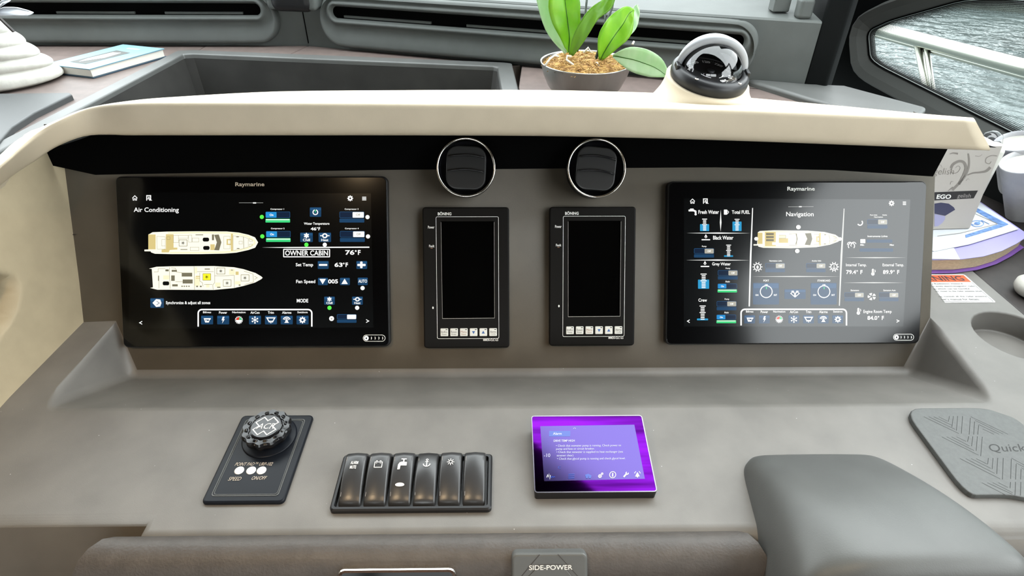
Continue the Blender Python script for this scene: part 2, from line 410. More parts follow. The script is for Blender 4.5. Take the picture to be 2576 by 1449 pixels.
# starboard side wall with the raked side window
wd = Vector((math.sin(math.radians(12)), -math.cos(math.radians(12)), 0))       # along the wall, towards the helm seat
SW = Frame((1.015, 1.66, 0), wd, (0, 0, 1))                                       # normal faces the helm
if SW.n.dot(Vector((-1, -1, 0))) < 0: SW.n = -SW.n
def swp(x, y, h=0.0):
    q = onp(x, y, SW.o + SW.n * h, SW.n) - SW.o; return q.dot(SW.x), q.dot(SW.y)
def smooth_poly(P, n=4, close=True, k=.3):
    out = []
    for i in range(len(P)):
        a, b, c = Vector(P[i - 1]), Vector(P[i]), Vector(P[(i + 1) % len(P)])
        p0 = b + (a - b) * min(k, .5); p2 = b + (c - b) * min(k, .5)
        for j in range(n + 1):
            t = j / n; out.append(tuple((1 - t) ** 2 * p0 + 2 * t * (1 - t) * b + t * t * p2))
    return out
glass_px = [(2186, 150), (2180, 82), (2232, 58), (2440, 0), (2560, -34)]
P = [swp(*q) for q in glass_px]
low = [swp(*q) for q in ((2576, 345), (2380, 247))]
top_end = P[-1]; uEnd = 1.08
P = P[:4] + [(.72, P[3][1] + .06), (uEnd, P[3][1] + .12), (uEnd, low[0][1] - .06)] + low
GL = smooth_poly(P, 4, k=.22)
def ring_off(poly, d): return inset(poly, -d)
r0, r1, r2, r3, r4 = GL, ring_off(GL, .006), ring_off(GL, .030), ring_off(GL, .050), ring_off(GL, .056)
def big(p):
    cu, cv = .55, .36; du, dv = p[0] - cu, p[1] - cv; k = 2.6
    return (min(1.14, max(-.42, cu + du * k)), min(.66, max(-.12, cv + dv * k)))
r5 = [big(p) for p in r4]
mb = MB().loft([[SW.p(u, v, 0.0) for u, v in r4], [SW.p(u, v, 0.0) for u, v in r5], [SW.p(u, v, -.05) for u, v in r5]], True)
wr = struct(mb.build('wall_right', MAT['pillar_black']))
win = struct(empty('window_1', SW.p(.5, .3), 'raked side window with dotted black edge', 'window'))
del win['category']
MB().loft([[SW.p(u, v, .0) for u, v in r4], [SW.p(u, v, .014) for u, v in r3], [SW.p(u, v, .016) for u, v in inset(r3, .004)], [SW.p(u, v, .008) for u, v in r2], [SW.p(u, v, -.010) for u, v in r1], [SW.p(u, v, -.03) for u, v in r1]], True).build('window_frame', MAT['frame_grey'], win, smooth=False)
MB().loft([[SW.p(u, v, -.0095) for u, v in ring_off(GL, .0085)], [SW.p(u, v, -.0055) for u, v in ring_off(GL, .0075)], [SW.p(u, v, -.0095) for u, v in ring_off(GL, .0055)]], True).build('gasket', MAT['matte_black'], win)
MB().add([SW.p(u, v, -.012) for u, v in ring_off(GL, .006)], [tuple(range(len(GL)))]).build('pane', MAT['window_glass'], win, fix=False)
me = bpy.data.meshes.new('dot_border'); n = len(GL); rin = inset(GL, .026); vs_ = [SW.p(u, v, -.0110) for u, v in ring_off(GL, .004)] + [SW.p(u, v, -.0110) for u, v in rin]
me.from_pydata([q - win.location for q in vs_], [], [(i, (i + 1) % n, n + (i + 1) % n, n + i) for i in range(n)]); uvl = me.uv_layers.new()
acc = [0.0]
for i in range(n): acc.append(acc[-1] + (Vector(GL[(i + 1) % n]) - Vector(GL[i])).length / .0031)
for p in me.polygons:
    i = p.index
    for li, uvc in zip(p.loop_indices, ((acc[i], 0), (acc[i + 1], 0), (acc[i + 1], 9), (acc[i], 9))): uvl.data[li].uv = uvc
me.materials.append(MAT['frit']); o = bpy.data.objects.new('dot_border', me); COL.objects.link(o); o.parent = win
# starboard wall further aft with its own long window
mb = MB().box((1.21, -1.35, -.34), (.06, 3.78, 1.28)).box((1.21, -2.14, .70), (.06, 2.18, .84)).box((1.21, -1.35, 1.075), (.06, 3.78, .09)).box((1.21, .50, .70), (.06, .10, .84))
struct(mb.build('wall_right_aft', MAT['dash_grey']))
# corner post between front wall and side wall
mb = MB(); pr = [(.655, 1.290), (.690, 1.264), (.715, 1.29), (.900, 1.76), (.902, 2.10), (.66, 1.45)]
mb.loft([[(x, y, .10) for x, y in pr], [(x, y, 1.13) for x, y in pr]], True, True, True)
tr1 = struct(mb.build('trim_1', MAT['pillar_black'], bevel=.006))

# open water, neighbouring dock and boat seen through the side window
mb = MB().add([(-120, -120, -1.9), (160, -120, -1.9), (160, 160, -1.9), (-120, 160, -1.9)], [(0, 1, 2, 3)])
o = mb.build('water', MAT['water']); tag(o, 'grey rippled harbour water outside the side window', 'water', kind='stuff')
d0, d1 = onz(2360, 15, -1.9), onz(2620, 37, -1.9); dv = (d1 - d0).normalized(); dn = Vector((dv.y, -dv.x, 0)); dn = dn if dn.x > 0 else -dn
dk = empty('floating_dock', (d0 + d1) / 2, 'dark weathered dock edge across the water outside the window', 'dock')
mb = MB(); a0, a1 = d0 - dv * 4, d1 + dv * 9
mb.loft([[q, q + dn * 3, q + dn * 3 + Vector((0, 0, .55)), q + Vector((0, 0, .55))] for q in (a0, a1)], True, True, True); mb.build('dock_body', MAT['dock_dark'], dk)
for t in (.45, 1.0, 2.2):
    q = d0 + dv * t + dn * .2; MB().tube([q + Vector((0, 0, -.2)), q + Vector((0, 0, 1.6))], .11, 10).build('pile', MAT['dock_dark'], dk)
q0, q1 = onz(2500, -4, -1.25), onz(2640, 30, -1.25); hv = (q1 - q0).normalized()
hl = empty('moored_boat', (q0 + q1) / 2, 'white hull of a boat moored at the dock outside', 'boat')
mb = MB(); hn = Vector((hv.y, -hv.x, 0)); hn = hn if hn.x > 0 else -hn
mb.loft([[q, q + hn * 2, q + hn * 2 + Vector((0, 0, .9)), q - hn * .3 + Vector((0, 0, .9))] for q in (q0, q0 + hv * 9)], True, True, True); mb.build('hull', MAT['hull_white'], hl, bevel=.1)
MB().box(q0 + hv * 4 + hn * .6 + Vector((0, 0, 1.15)), (2.5, 1.2, .5)).build('cabin', MAT['hull_white'], hl, bevel=.1)
# stainless rail along the side deck
SWo = Frame(SW.o - SW.n * .62, SW.x, (0, 0, 1)); SWo.n = SW.n
def railp(x, y): return onp(x, y, SWo.o, SW.n)
rl = empty('deck_rail', railp(2320, 215), 'stainless steel deck rail with post outside the side window', 'rail')
ra, rb = railp(2212, 73), railp(2576, 170); rdir = (rb - ra).normalized()
R = [ra - rdir * .5, ra, rb, rb + rdir * 1.2]
MB().tube(R, .024, 14).build('top_rail', MAT['rail_steel'], rl, smooth=True)
MB().tube([q + Vector((0, 0, -.027)) + SW.n * -.012 for q in R], .009, 8).build('lower_tube', MAT['rail_steel'], rl, smooth=True)
pa, pb = railp(2306, 96), railp(2330, 222)
pd = (pb - pa).normalized(); MB().tube([pa, pb + pd * .35], .013, 12).build('post', MAT['rail_steel'], rl, smooth=True)
pa2 = pa + rdir * .035; MB().tube([pa + rdir * .040, pb + rdir * .030, pb + pd * .35 + rdir * .02], .009, 10).build('post', MAT['rail_steel'], rl, smooth=True)

# ------------------------------------------------------------------ helm console
helm = empty('helm_console', (0, .6, 0), 'dark grey moulded helm console with recessed instrument face under a beige hood', 'console')
CUPC, CUPR, CUPN = (.836, .725), .062, 32
def arc(a0, a1, r=CUPR, z=0): return [(CUPC[0] + r * math.cos(math.radians(a0 + (a1 - a0) * k / 16)), CUPC[1] + r * math.sin(math.radians(a0 + (a1 - a0) * k / 16)), z) for k in range(17)]
V = []; Fc = []
def vi(p):
    p = Vector(p)
    for i, q in enumerate(V):
        if (q - p).length < 1e-6: return i
    V.append(p); return len(V) - 1
def face(*ps): Fc.append(tuple(vi(p) for p in ps))
L0, R0 = (-.638, .575, 0), (.700, .575, 0); L1, R1 = (-.640, .764, 0), (.717, .764, 0); RM = (.7135, .725, 0)
BL, BR = (-.618, .764 - .613 * .077, -.077), (.684, .764 - .613 * .078, -.078)
ft = .275; TL, TR = (-.738, .764 + .613 * ft, ft), (.712, .764 + .613 * ft, ft)
L2 = (-.745, .764, 0); LW0 = (-.76, .402, 0); LE = (-.412, .402, 0); F0 = (-.412, .381, 0); F1 = (1.17, .384, 0)
up_arc, lo_arc = arc(180, 0), arc(360, 180)
face(F0, F1, (1.17, .725, 0), *lo_arc, RM, R0, L0, L1, L2, LW0, LE)
face(RM, *up_arc, (1.17, .725, 0), (1.17, .738, 0), (.94, .738, 0), (.885, .775, 0), (.885, 1.40, 0), (.72, 1.40, 0), R1)
face(L0, R0, BR, BL); face(L0, BL, L1); face(R0, RM, R1, BR); face(BL, BR, R1, TR, TL, L2, L1)
face(R1, (.717, .83, 0), (.712, 1.0, ft), TR)
lowz = -.040
full = up_arc[:-1] + lo_arc[:-1]
lowc = [(CUPC[0] + (x - CUPC[0]) * .97, CUPC[1] + (y - CUPC[1]) * .97, lowz) for x, y, z in full]
for i in range(len(full)): face(full[i], full[(i + 1) % len(full)], lowc[(i + 1) % len(full)], lowc[i])
face(*lowc)
face(F0, F1, (1.17, .345, -.02), (-.412, .345, -.02)); face((-.412, .345, -.02), (1.17, .345, -.02), (1.17, .33, -.25), (-.412, .33, -.25)); face((-.412, .33, -.25), (1.17, .33, -.25), (1.17, .45, -.95), (-.412, .45, -.95)); face((-.76, .33, -.25), (-.412, .33, -.25), (-.412, .45, -.95), (-.76, .45, -.95))
face(LW0, LE, (-.412, .372, -.055), (-.76, .372, -.055)); face((-.76, .372, -.055), (-.412, .372, -.055), (-.412, .33, -.25), (-.76, .33, -.25))
face(LE, F0, (-.412, .345, -.02), (-.412, .33, -.25), (-.412, .372, -.055))
mb = MB(); mb.v = V; mb.f = Fc
def wts(a, b):
    def is_(p, q): return (a - Vector(p)).length < 1e-5 and (b - Vector(q)).length < 1e-5 or (b - Vector(p)).length < 1e-5 and (a - Vector(q)).length < 1e-5
    if is_(BL, BR): return .8
    if is_(BL, L1) or is_(BR, R1): return .8
    if is_(L0, BL) or is_(R0, BR): return .8
    if is_(L0, L1) or is_(R0, RM) or is_(RM, R1): return .55
    if is_(L0, R0): return .35
    if is_(F0, F1) or is_(LW0, LE) or is_(LE, F0): return .6
    da = abs((Vector((a.x, a.y)) - Vector(CUPC)).length - CUPR); db = abs((Vector((b.x, b.y)) - Vector(CUPC)).length - CUPR)
    if da < 1e-4 and db < 1e-4 and abs(a.z) + abs(b.z) < 1e-6: return .25
    if abs(a.z - lowz) + abs(b.z - lowz) < 1e-6: return .2
    return 0.0
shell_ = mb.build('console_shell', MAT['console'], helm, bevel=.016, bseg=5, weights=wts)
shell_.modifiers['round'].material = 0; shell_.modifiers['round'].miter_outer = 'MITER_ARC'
shell_.data.materials.append(MAT['face_shaded'])
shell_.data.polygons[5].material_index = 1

# beige hood: lofted along the instrument face and round the port corner
bot = [(2497, 384, .288), (2340, 378, .288), (2100, 368, .288), (1800, 357, .288), (1500, 349, .288), (1288, 346, .288), (1000, 345, .288), (700, 345, .288), (450, 345, .288), (330, 345, .288),
       (225, 348, .287), (150, 373, .277), (100, 401, .266), (50, 433, .255), (0, 471, .244), (-120, 575, .21), (-300, 760, .16)]
top = [(2452, 300), (2320, 294), (2100, 285), (1800, 273), (1500, 266), (1288, 263), (1000, 260), (700, 258), (450, 257), (330, 259), (235, 268), (150, 302), (100, 333), (50, 376), (0, 421), (-130, 530), (-330, 720)]
bky = [.03, .06, .10, .16, .17, .17, .17, .17, .13, .07, .035, .02, .02, .02, .02, .02, .02]
bkp = [(2448, 296), (2310, 285), (2100, 265), (1800, 240), (1500, 229), (1288, 226), (1000, 227), (700, 230), (450, 243), (330, 253)]
rings = []
def round_corner(a, b, c, r, n=4):
    a, b, c = Vector(a), Vector(b), Vector(c)
    p0 = b + (a - b).normalized() * min(r, (a - b).length * .48); p2 = b + (c - b).normalized() * min(r, (c - b).length * .48)
    return [(1 - t) ** 2 * p0 + 2 * t * (1 - t) * b + t * t * p2 for t in [k / n for k in range(n + 1)]]
HOODB = []; ST = []
for i, (bx, by, bz) in enumerate(bot):
    b_ = onz(bx, by, bz); t_ = onz(*top[i], bz + (.048 if i < 10 else .043))
    if i < 10:
        k_ = onY(*bkp[i], t_.y + bky[i]); u_ = Vector((b_.x, max(b_.y + .10, .93), .276))
        if i == 0: u_ = Vector((b_.x - .01, b_.y + .06, .284))
    else:
        out = Vector((-.75, .65, 0)).normalized() if i < 12 else Vector((-1, .1, 0))
        k_ = t_ + out * .035 + Vector((0, 0, -.010)); u_ = b_ + (Vector((-.003, .03, .006)) if i == 10 else Vector((-.016, .018, .004)) if i == 11 else Vector((-.02, .0, -.006)))
    HOODB.append(b_); ST.append((u_, b_, t_, k_, k_ + (Vector((0, .01, -.05)) if i < 10 else Vector((-.02, .02, -.012)) if i < 13 else Vector((-.03, 0, -.08)))))
def crom(L, i, t):
    p0, p1, p2, p3 = L[max(0, i - 1)], L[i], L[i + 1], L[min(len(L) - 1, i + 2)]
    return [.5 * (2 * b + (c - a) * t + (2 * a - 5 * b + 4 * c - d) * t * t + (3 * b - a - 3 * c + d) * t ** 3) for a, b, c, d in zip(p0, p1, p2, p3)]
for i in range(len(ST) - 1):
    for k in range(5 if i > 6 else 3):
        u_, b_, t_, k_, d_ = crom(ST, i, k / (5 if i > 6 else 3))
        rings.append([u_] + round_corner(u_, b_, t_, .013, 5) + [b_.lerp(t_, .5)] + round_corner(b_, t_, k_, .008, 5) + [t_.lerp(k_, .5), k_, d_])
mb = MB(); mb.loft(rings, closed=False)
mb.f.append(tuple(reversed(range(len(rings[0])))))
hood = mb.build('hood', MAT['beige'], helm, smooth=True)
for p in hood.data.polygons:
    if len(p.vertices) > 4: p.use_smooth = False
# matte black surface from the hood lip to the upper instrument face
mb = MB(); ra_, rb_ = [], []
join_px = [(2347, 444), (2100, 428), (1800, 421), (1500, 423), (1288, 425), (1000, 427), (700, 432), (450, 436), (330, 438), (240, 440), (206, 440)]
for i, q in enumerate(join_px):
    a_ = HOODB[1:12][i].copy(); a_.z += .002; a_.y += .005
    if i == 0: a_.x = .712
    b_ = FACE.p(*FACE.px(*q, .001), .001)
    if i == 10: b_ = Vector((-.728, .872, .236))
    ra_.append(a_); rb_.append(b_)
mb.loft([ra_, [a * .85 + b * .15 + Vector((0, .030, .006)) for a, b in zip(ra_, rb_)], [a * .5 + b * .5 + Vector((0, .040, .027)) for a, b in zip(ra_, rb_)], rb_], closed=False)
mb.build('hood_underside', MAT['matte_black'], helm, smooth=True)
# port side wall, beige, with a scooped grip
hole = onX(36, 722, -.70); hc = Vector((0, hole.y - .105, hole.z))
mb = MB(); NY, NZ = 110, 44; rows = []
for j in range(NZ + 1):
    row_ = []
    for i in range(NY + 1):
        y = .12 + .83 * i / NY; t = j / NZ
        zt = .254 if y > .76 else .254 - (.76 - y) * .30
        z = zt * t; x = -.690 - .022 * t - (.008 if y < .6 else .008 * (1 - min(1, (y - .6) / .2)))
        e = math.sqrt(((y - hc.y) / .115) ** 2 + ((z - hc.z) / .048) ** 2)
        x -= .095 * max(0, min(1, (1.0 - e) / .14)) ** 1.1 if e < 1 else 0
        row_.append((x, y, z))
    rows.append(row_)
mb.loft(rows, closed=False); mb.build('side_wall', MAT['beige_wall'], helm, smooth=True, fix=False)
# padded leather bolster along the front edge
prof = [(.3805, -.004, 0), (.380, .003, .004), (.374, .0085, .012), (.362, .010, .020), (.350, .006, .026), (.341, -.003, .030), (.335, -.016, .033), (.331, -.040, .034), (.329, -.12, .034)]
mb = MB(); rows = []
for y, z, sp_ in prof:
    x0, x1 = -.432 - sp_, .262 + sp_ * .9
    rows.append([(x0 + (x1 - x0) * k / 24, y, z) for k in range(25)])
mb.loft(rows, closed=False); bol = mb.build('bolster', MAT['leather'], helm, smooth=True, solid=None)

# rear body of the helm, closing the space behind the face
mb = MB().box((-.0, 1.02, .10), (1.38, .10, .26)); mb.build('rear_body', MAT['dash_grey'], helm)
# throttle pedestal
def ped(t):
    Y = .486 - .184 * t; h = .010 + .070 * math.sin(min(1, t) * math.pi / 2) ** .9 if t > .02 else .0
    x0 = .303 - .02 * t; x1 = .318 + .034 * t; x2 = .462 + .045 * t; x3 = .478 + .065 * t
    return Y, h, x0, x1, x2, x3
rings = []
for t in (0, .012, .05, .12, .25, .45, .65, .82, .92, .98):
    Y, h, x0, x1, x2, x3 = ped(t); rc = .022 * max(0, 1 - t / .12) ** 2; x0 += rc; x1 += rc * .6; x2 -= rc * .6; x3 -= rc
    r = [Vector((x0 - .004, Y, -.012)), Vector((x0 + .002 * t, Y, h * .35)), Vector((x0 * .80 + x1 * .20, Y, h * .68)), Vector((x0 * .35 + x1 * .65, Y, h * .93)), Vector((x1 + .010, Y, h)), Vector(((x1 + x2) / 2, Y, h + .001)), Vector((x2 - .018, Y, h)), Vector((x2, Y, h * .93)), Vector((x2 * .5 + x3 * .5, Y, h * .62)), Vector((x3, Y, -.012))]
    rings.append(r)
last = rings[-1]
for dy, dz, k in ((-.010, -.004, 1.0), (-.020, -.016, 1.0), (-.026, -.036, 1.0), (-.028, -.14, 1.0)):
    rings.append([q + Vector((0, dy, min(dz, 0))) for q in last])
mb = MB().loft(rings, closed=False)
mb.build('pedestal', MAT['dash_grey'], helm, smooth=True, sub=2)

# ------------------------------------------------------------------ leather dashboard with the dark storage tray
dash = empty('dashboard', (-.3, 1.3, DZ), 'brown leather dashboard with dark recessed tray below the windshield', 'dashboard')
def slab(name, pts, z1, z0, mt, parent, bev=.003):
    mb = MB(); mb.loft([[(x, y, z0) for x, y in pts], [(x, y, z1) for x, y in pts]], True, True, True)
    return mb.build(name, MAT[mt], parent, bevel=bev, bseg=2)
trB = lambda x: 1.585 if x < -.79 else 1.585 - .112 * (x + .79) / .80
# panels: port, behind the tray (two), starboard
slab('leather_panel', [(-2.1, .55), (-.845, .9), (-.828, 1.582), (-.79, 1.587), (-.79, 1.664), (-2.1, 1.664)], DZ, .10, 'brown_leather', dash)
slab('leather_panel', [(-.7895, 1.588), (-.55, 1.552), (-.52, 1.664), (-.7895, 1.664)], DZ, .10, 'brown_leather', dash)
slab('leather_panel', [(-.5495, 1.552), (.03, 1.473), (.045, 1.480), (-.519, 1.664)], DZ, .10, 'brown_leather', dash)
slab('leather_panel', [(.045, 1.07), (.74, 1.07), (.645, 1.285), (.046, 1.479), (.034, 1.30)], DZ, .10, 'brown_leather', dash)
mb = MB().loft([[Vector((.05, 1.466, DZ + .0004)), Vector((.05, 1.4635, DZ + .0004))], [Vector((.64, 1.262, DZ + .0004)), Vector((.64, 1.2595, DZ + .0004))]], closed=False); mb.build('seam', MAT['matte_black'], dash)
# tray rim and well
def inset_line(A_, B_, t): return [(a[0] + (b[0] - a[0]) * t, a[1] + (b[1] - a[1]) * t) for a, b in zip(A_, B_)]
rim_o = [(-.862, .80), (-.828, 1.578), (-.79, 1.586), (.006, 1.474), (.022, 1.466), (.044, 1.065)]
rim_i = [(-.835, .80), (-.800, 1.548), (-.778, 1.553), (-.022, 1.446), (-.012, 1.438), (.008, 1.065)]
wel = [(-.815, .80), (-.785, 1.525), (-.765, 1.530), (-.036, 1.430), (-.028, 1.424), (-.012, 1.065)]
mb = MB().loft([[(x, y, DZ - .06) for x, y in rim_o], [(x, y, DZ + .008) for x, y in rim_o], [(x, y, DZ + .006) for x, y in rim_i], [(x, y, DZ - .004) for x, y in inset_line(rim_i, wel, .1)]], closed=False)
mb.build('tray_rim', MAT['dash_grey'], dash, bevel=.004, bseg=2)
MB().loft([[(x, y, DZ - .003) for x, y in inset_line(rim_i, wel, .08)], [(x, y, DZ - .10) for x, y in wel]], closed=False).build('tray_wall', MAT['tray_dark'], dash)
MB().add([(x, y, DZ - .10) for x, y in wel], [tuple(range(6))]).build('tray_floor', MAT['tray_dark'], dash)
# grey lid plate on the port side
lid = [onz(*q, DZ + .012) for q in ((-420, 240), (176, 232), (181, 236), (86, 282), (30, 318), (-60, 420), (-420, 420))]
mb = MB().loft([[Vector((q.x, q.y, DZ - .02)) for q in lid], [Vector((q.x, q.y, DZ + .012)) for q in lid]], True, True, True)
mb.build('lid_plate', MAT['lid_grey'], dash, bevel=.004, bseg=2)
# grey corner fairing to starboard
fa = [(.535, 1.325), (.66, 1.286), (.735, 1.275), (.83, 1.13), (.76, 1.06), (.70, 1.09), (.62, 1.185)]
mb = MB().loft([[(x, y, .12) for x, y in fa], [(x, y, DZ + .014) for x, y in fa]], True, True, True)
mb.build('corner_fairing', MAT['dash_grey'], dash, bevel=.008)
# dark leather shelf beside the console and wall below it
sh = [(.8885, 1.40), (.8885, .777), (.942, .742), (1.19, .742), (1.115, 1.12), (1.06, 1.40)]
o = slab('side_shelf', sh, -.002, -.03, 'dark_brown', None, .004); tag(o, 'dark brown leather side shelf beside the grey console', 'shelf')

# ------------------------------------------------------------------ demister vent panels along the front wall
def rrz(u0, u1, z0, z1, r, n=8): return rrect(u0, z0, u1, z1, r, n)
def vent_panel(name, fr, u0, u1, s0, s1, label):
    e = empty(name, fr.p((u0 + u1) / 2, DZ), label, 'vent', 'demister vents along the front wall')
    o = lambda d, dz0=0, dz1=0: rrz(u0 + d, u1 - d, .2325 + d, .357 - d, .060 - d)
    s = lambda d: rrz(s0 - d, s1 + d, .2985 - d, .3335 + d, .0172 + d)
    rg = [(o(0), .0), (o(.0), .020), (o(.003), .027), (o(.008), .030), (s(.030), .021), (s(.018), .0185), (s(.011), .0225), (s(.0075), .0285), (s(.003), .0300), (s(.0), .0260), (s(-.0035), .018)]
    MB().loft([[fr.p(u, z, h) for u, z in p] for p, h in rg], True).build('panel', MAT['panel_grey'], e, smooth=True, sub=1)
    MB().loft([[fr.p(u, z, .0182) for u, z in s(-.0034)], [fr.p(u, z, .010) for u, z in s(-.0036)], [fr.p(u, z, .0015) for u, z in s(-.0036)]], True).build('slot_duct', MAT['matte_black'], e)
    MB().flat(fr, s(.004), .0016).build('slot_back', MAT['matte_black'], e)
    L = s1 - s0
    k = max(3, int(L / .28))
    for i in range(k):
        a = s0 + L * (i + .08) / k; b = s0 + L * (i + .80) / k
        MB().prism(fr, [(a, .3016), (b, .3016), (b, .3075), (a, .3075)], .002, .008).build('louvre', MAT['panel_grey'], e)
    return e
vent_panel('demister_vent', LW, -1.10, -.062, -.93, -.098, 'grey demister vent with long rounded slot behind the blue book')
vent_panel('demister_vent', BW, .062, uB - .115, .098, uB - .14, 'grey demister vent with long rounded slot behind the orchid and compass')
mp_ = empty('windshield_post', LW.p(0, .315, .03), 'dark rounded foot of the windshield post between the two demister vents', 'post')
fr = Frame(LW.p(0, 0, 0), (LW.x + BW.x), (0, 0, 1))
poly = rrect(-.060, .314, .052, .60, .022, 6)
MB().prism(fr, poly, -.02, .055, .018, 4).build('post_foot', MAT['black_plastic'], mp_, smooth=True)
for u in (-.057, .049):
    MB().prism(fr, rrect(u - .012, .318, u + .012, .60, .010, 4), -.02, .050, .008).build('side_trim', MAT['panel_grey'], mp_, smooth=True)
# brackets at the foot of the corner post
bk = empty('hinge_bracket', BW.p(uB - .05, WT, -.02), 'small grey bracket on the sill beside the corner post', 'bracket')
MB().box(BW.p(uB - .085, WT + .025, -.045), (.035, .03, .035)).build('bracket_block', MAT['panel_grey'], bk, bevel=.003)
MB().box(BW.p(uB - .038, WT + .02, -.02), (.03, .03, .04)).build('bracket_foot', MAT['panel_grey'], bk, bevel=.008)
# ------------------------------------------------------------------ big chart displays on the instrument face
def asterisk(ui, x, y, r, mt, L=4, wd=None, n=6):
    wd = wd or r * .22
    for k in range(n // 2):
        a = math.pi * k / (n // 2) + math.pi / 2
        ui.path([(x - r * math.cos(a), y - r * math.sin(a)), (x + r * math.cos(a), y + r * math.sin(a))], wd, mt, L)
def snow(*a_, **k_):
    u_ = a_[0] if isinstance(a_[0], UI) else ui
    if u_.cur: return _snow(*a_, **k_)
    with u_('screen_icon'): return _snow(*a_, **k_)
def _snow(ui, x, y, r, mt, L=4):
    asterisk(ui, x, y, r, mt, L, r * .2)
    for k in range(6):
        a = math.pi / 3 * k + math.pi / 2; px_, py_ = x + r * .62 * math.cos(a), y + r * .62 * math.sin(a)
        for d in (.7, -.7): ui.path([(px_, py_), (px_ + r * .33 * math.cos(a + d), py_ + r * .33 * math.sin(a + d))], r * .16, mt, L)
def gear(*a_, **k_):
    u_ = a_[0] if isinstance(a_[0], UI) else ui
    if u_.cur: return _gear(*a_, **k_)
    with u_('screen_icon'): return _gear(*a_, **k_)
def _gear(ui, x, y, r, mt, L=3, teeth=8, hole=None, hm='btn'):
    P = []
    for k in range(teeth):
        for da, rr in ((-.30, .74), (-.20, 1.0), (.20, 1.0), (.30, .74)):
            a = 2 * math.pi * (k + da) / teeth; P.append((x + r * rr * math.cos(a), y + r * rr * math.sin(a)))
    ui.poly(P, mt, L)
    if hole: ui.disc(x, y, hole, hm, L + 1)
def button(*a_, **k_):
    u_ = a_[0] if isinstance(a_[0], UI) else ui
    if u_.cur: return _button(*a_, **k_)
    with u_('screen_button'): return _button(*a_, **k_)
def _button(ui, x0, y0, x1, y1, mt='btn', r=6):
    ui.rect(x0, y0, x1, y1, mt, r, 1); h = (y1 - y0)
    ui.rect(x0 + 2, y0 + h * .08, x1 - 2, y0 + h * .30, 'btn_hi', r * .5, 2)
def toggle(*a_, **k_):
    u_ = a_[0] if isinstance(a_[0], UI) else ui
    if u_.cur: return _toggle(*a_, **k_)
    with u_('screen_switch'): return _toggle(*a_, **k_)
def _toggle(ui, x0, y0, x1, y1, on, txt=True, mid=None, bar=True):
    hh = (y1 - y0); m_ = y0 + hh * .58
    ui.rect(x0, y0, x1, m_, 'btn_hi', 8, 1); ui.rect(x0 + 3, y0 + 3, x1 - 3, m_ - 3, 'btn_dark', 6, 2)
    if on:
        xm = x0 + (x1 - x0) * .45; ui.rect(x0 + 3, y0 + 3, xm, m_ - 2, 'blue', 5, 3)
        if txt: ui.text('On', x0 + (xm - x0) * .38, y0 + hh * .2, x0 + (xm - x0) * .72, y0 + hh * .40, 'w', 4, .03)
        ui.rect(x0, y0 + hh * .66, x1, y1, 'green', 4, 1); ui.rect(x0 + 4, y0 + hh * .70, x1 - 4, y0 + hh * .78, 'w', 2, 2)
    else:
        xm = x0 + (x1 - x0) * .53; ui.rect(xm, y0 + 3, x1 - 3, m_ - 2, 'grey', 5, 3)
        if txt: ui.text('Off', xm + (x1 - xm) * .3, y0 + hh * .2, xm + (x1 - xm) * .66, y0 + hh * .40, 'w', 4, .03)
        ui.rect(x0, y0 + hh * .64, x1, y1, 'btn', 5, 1)
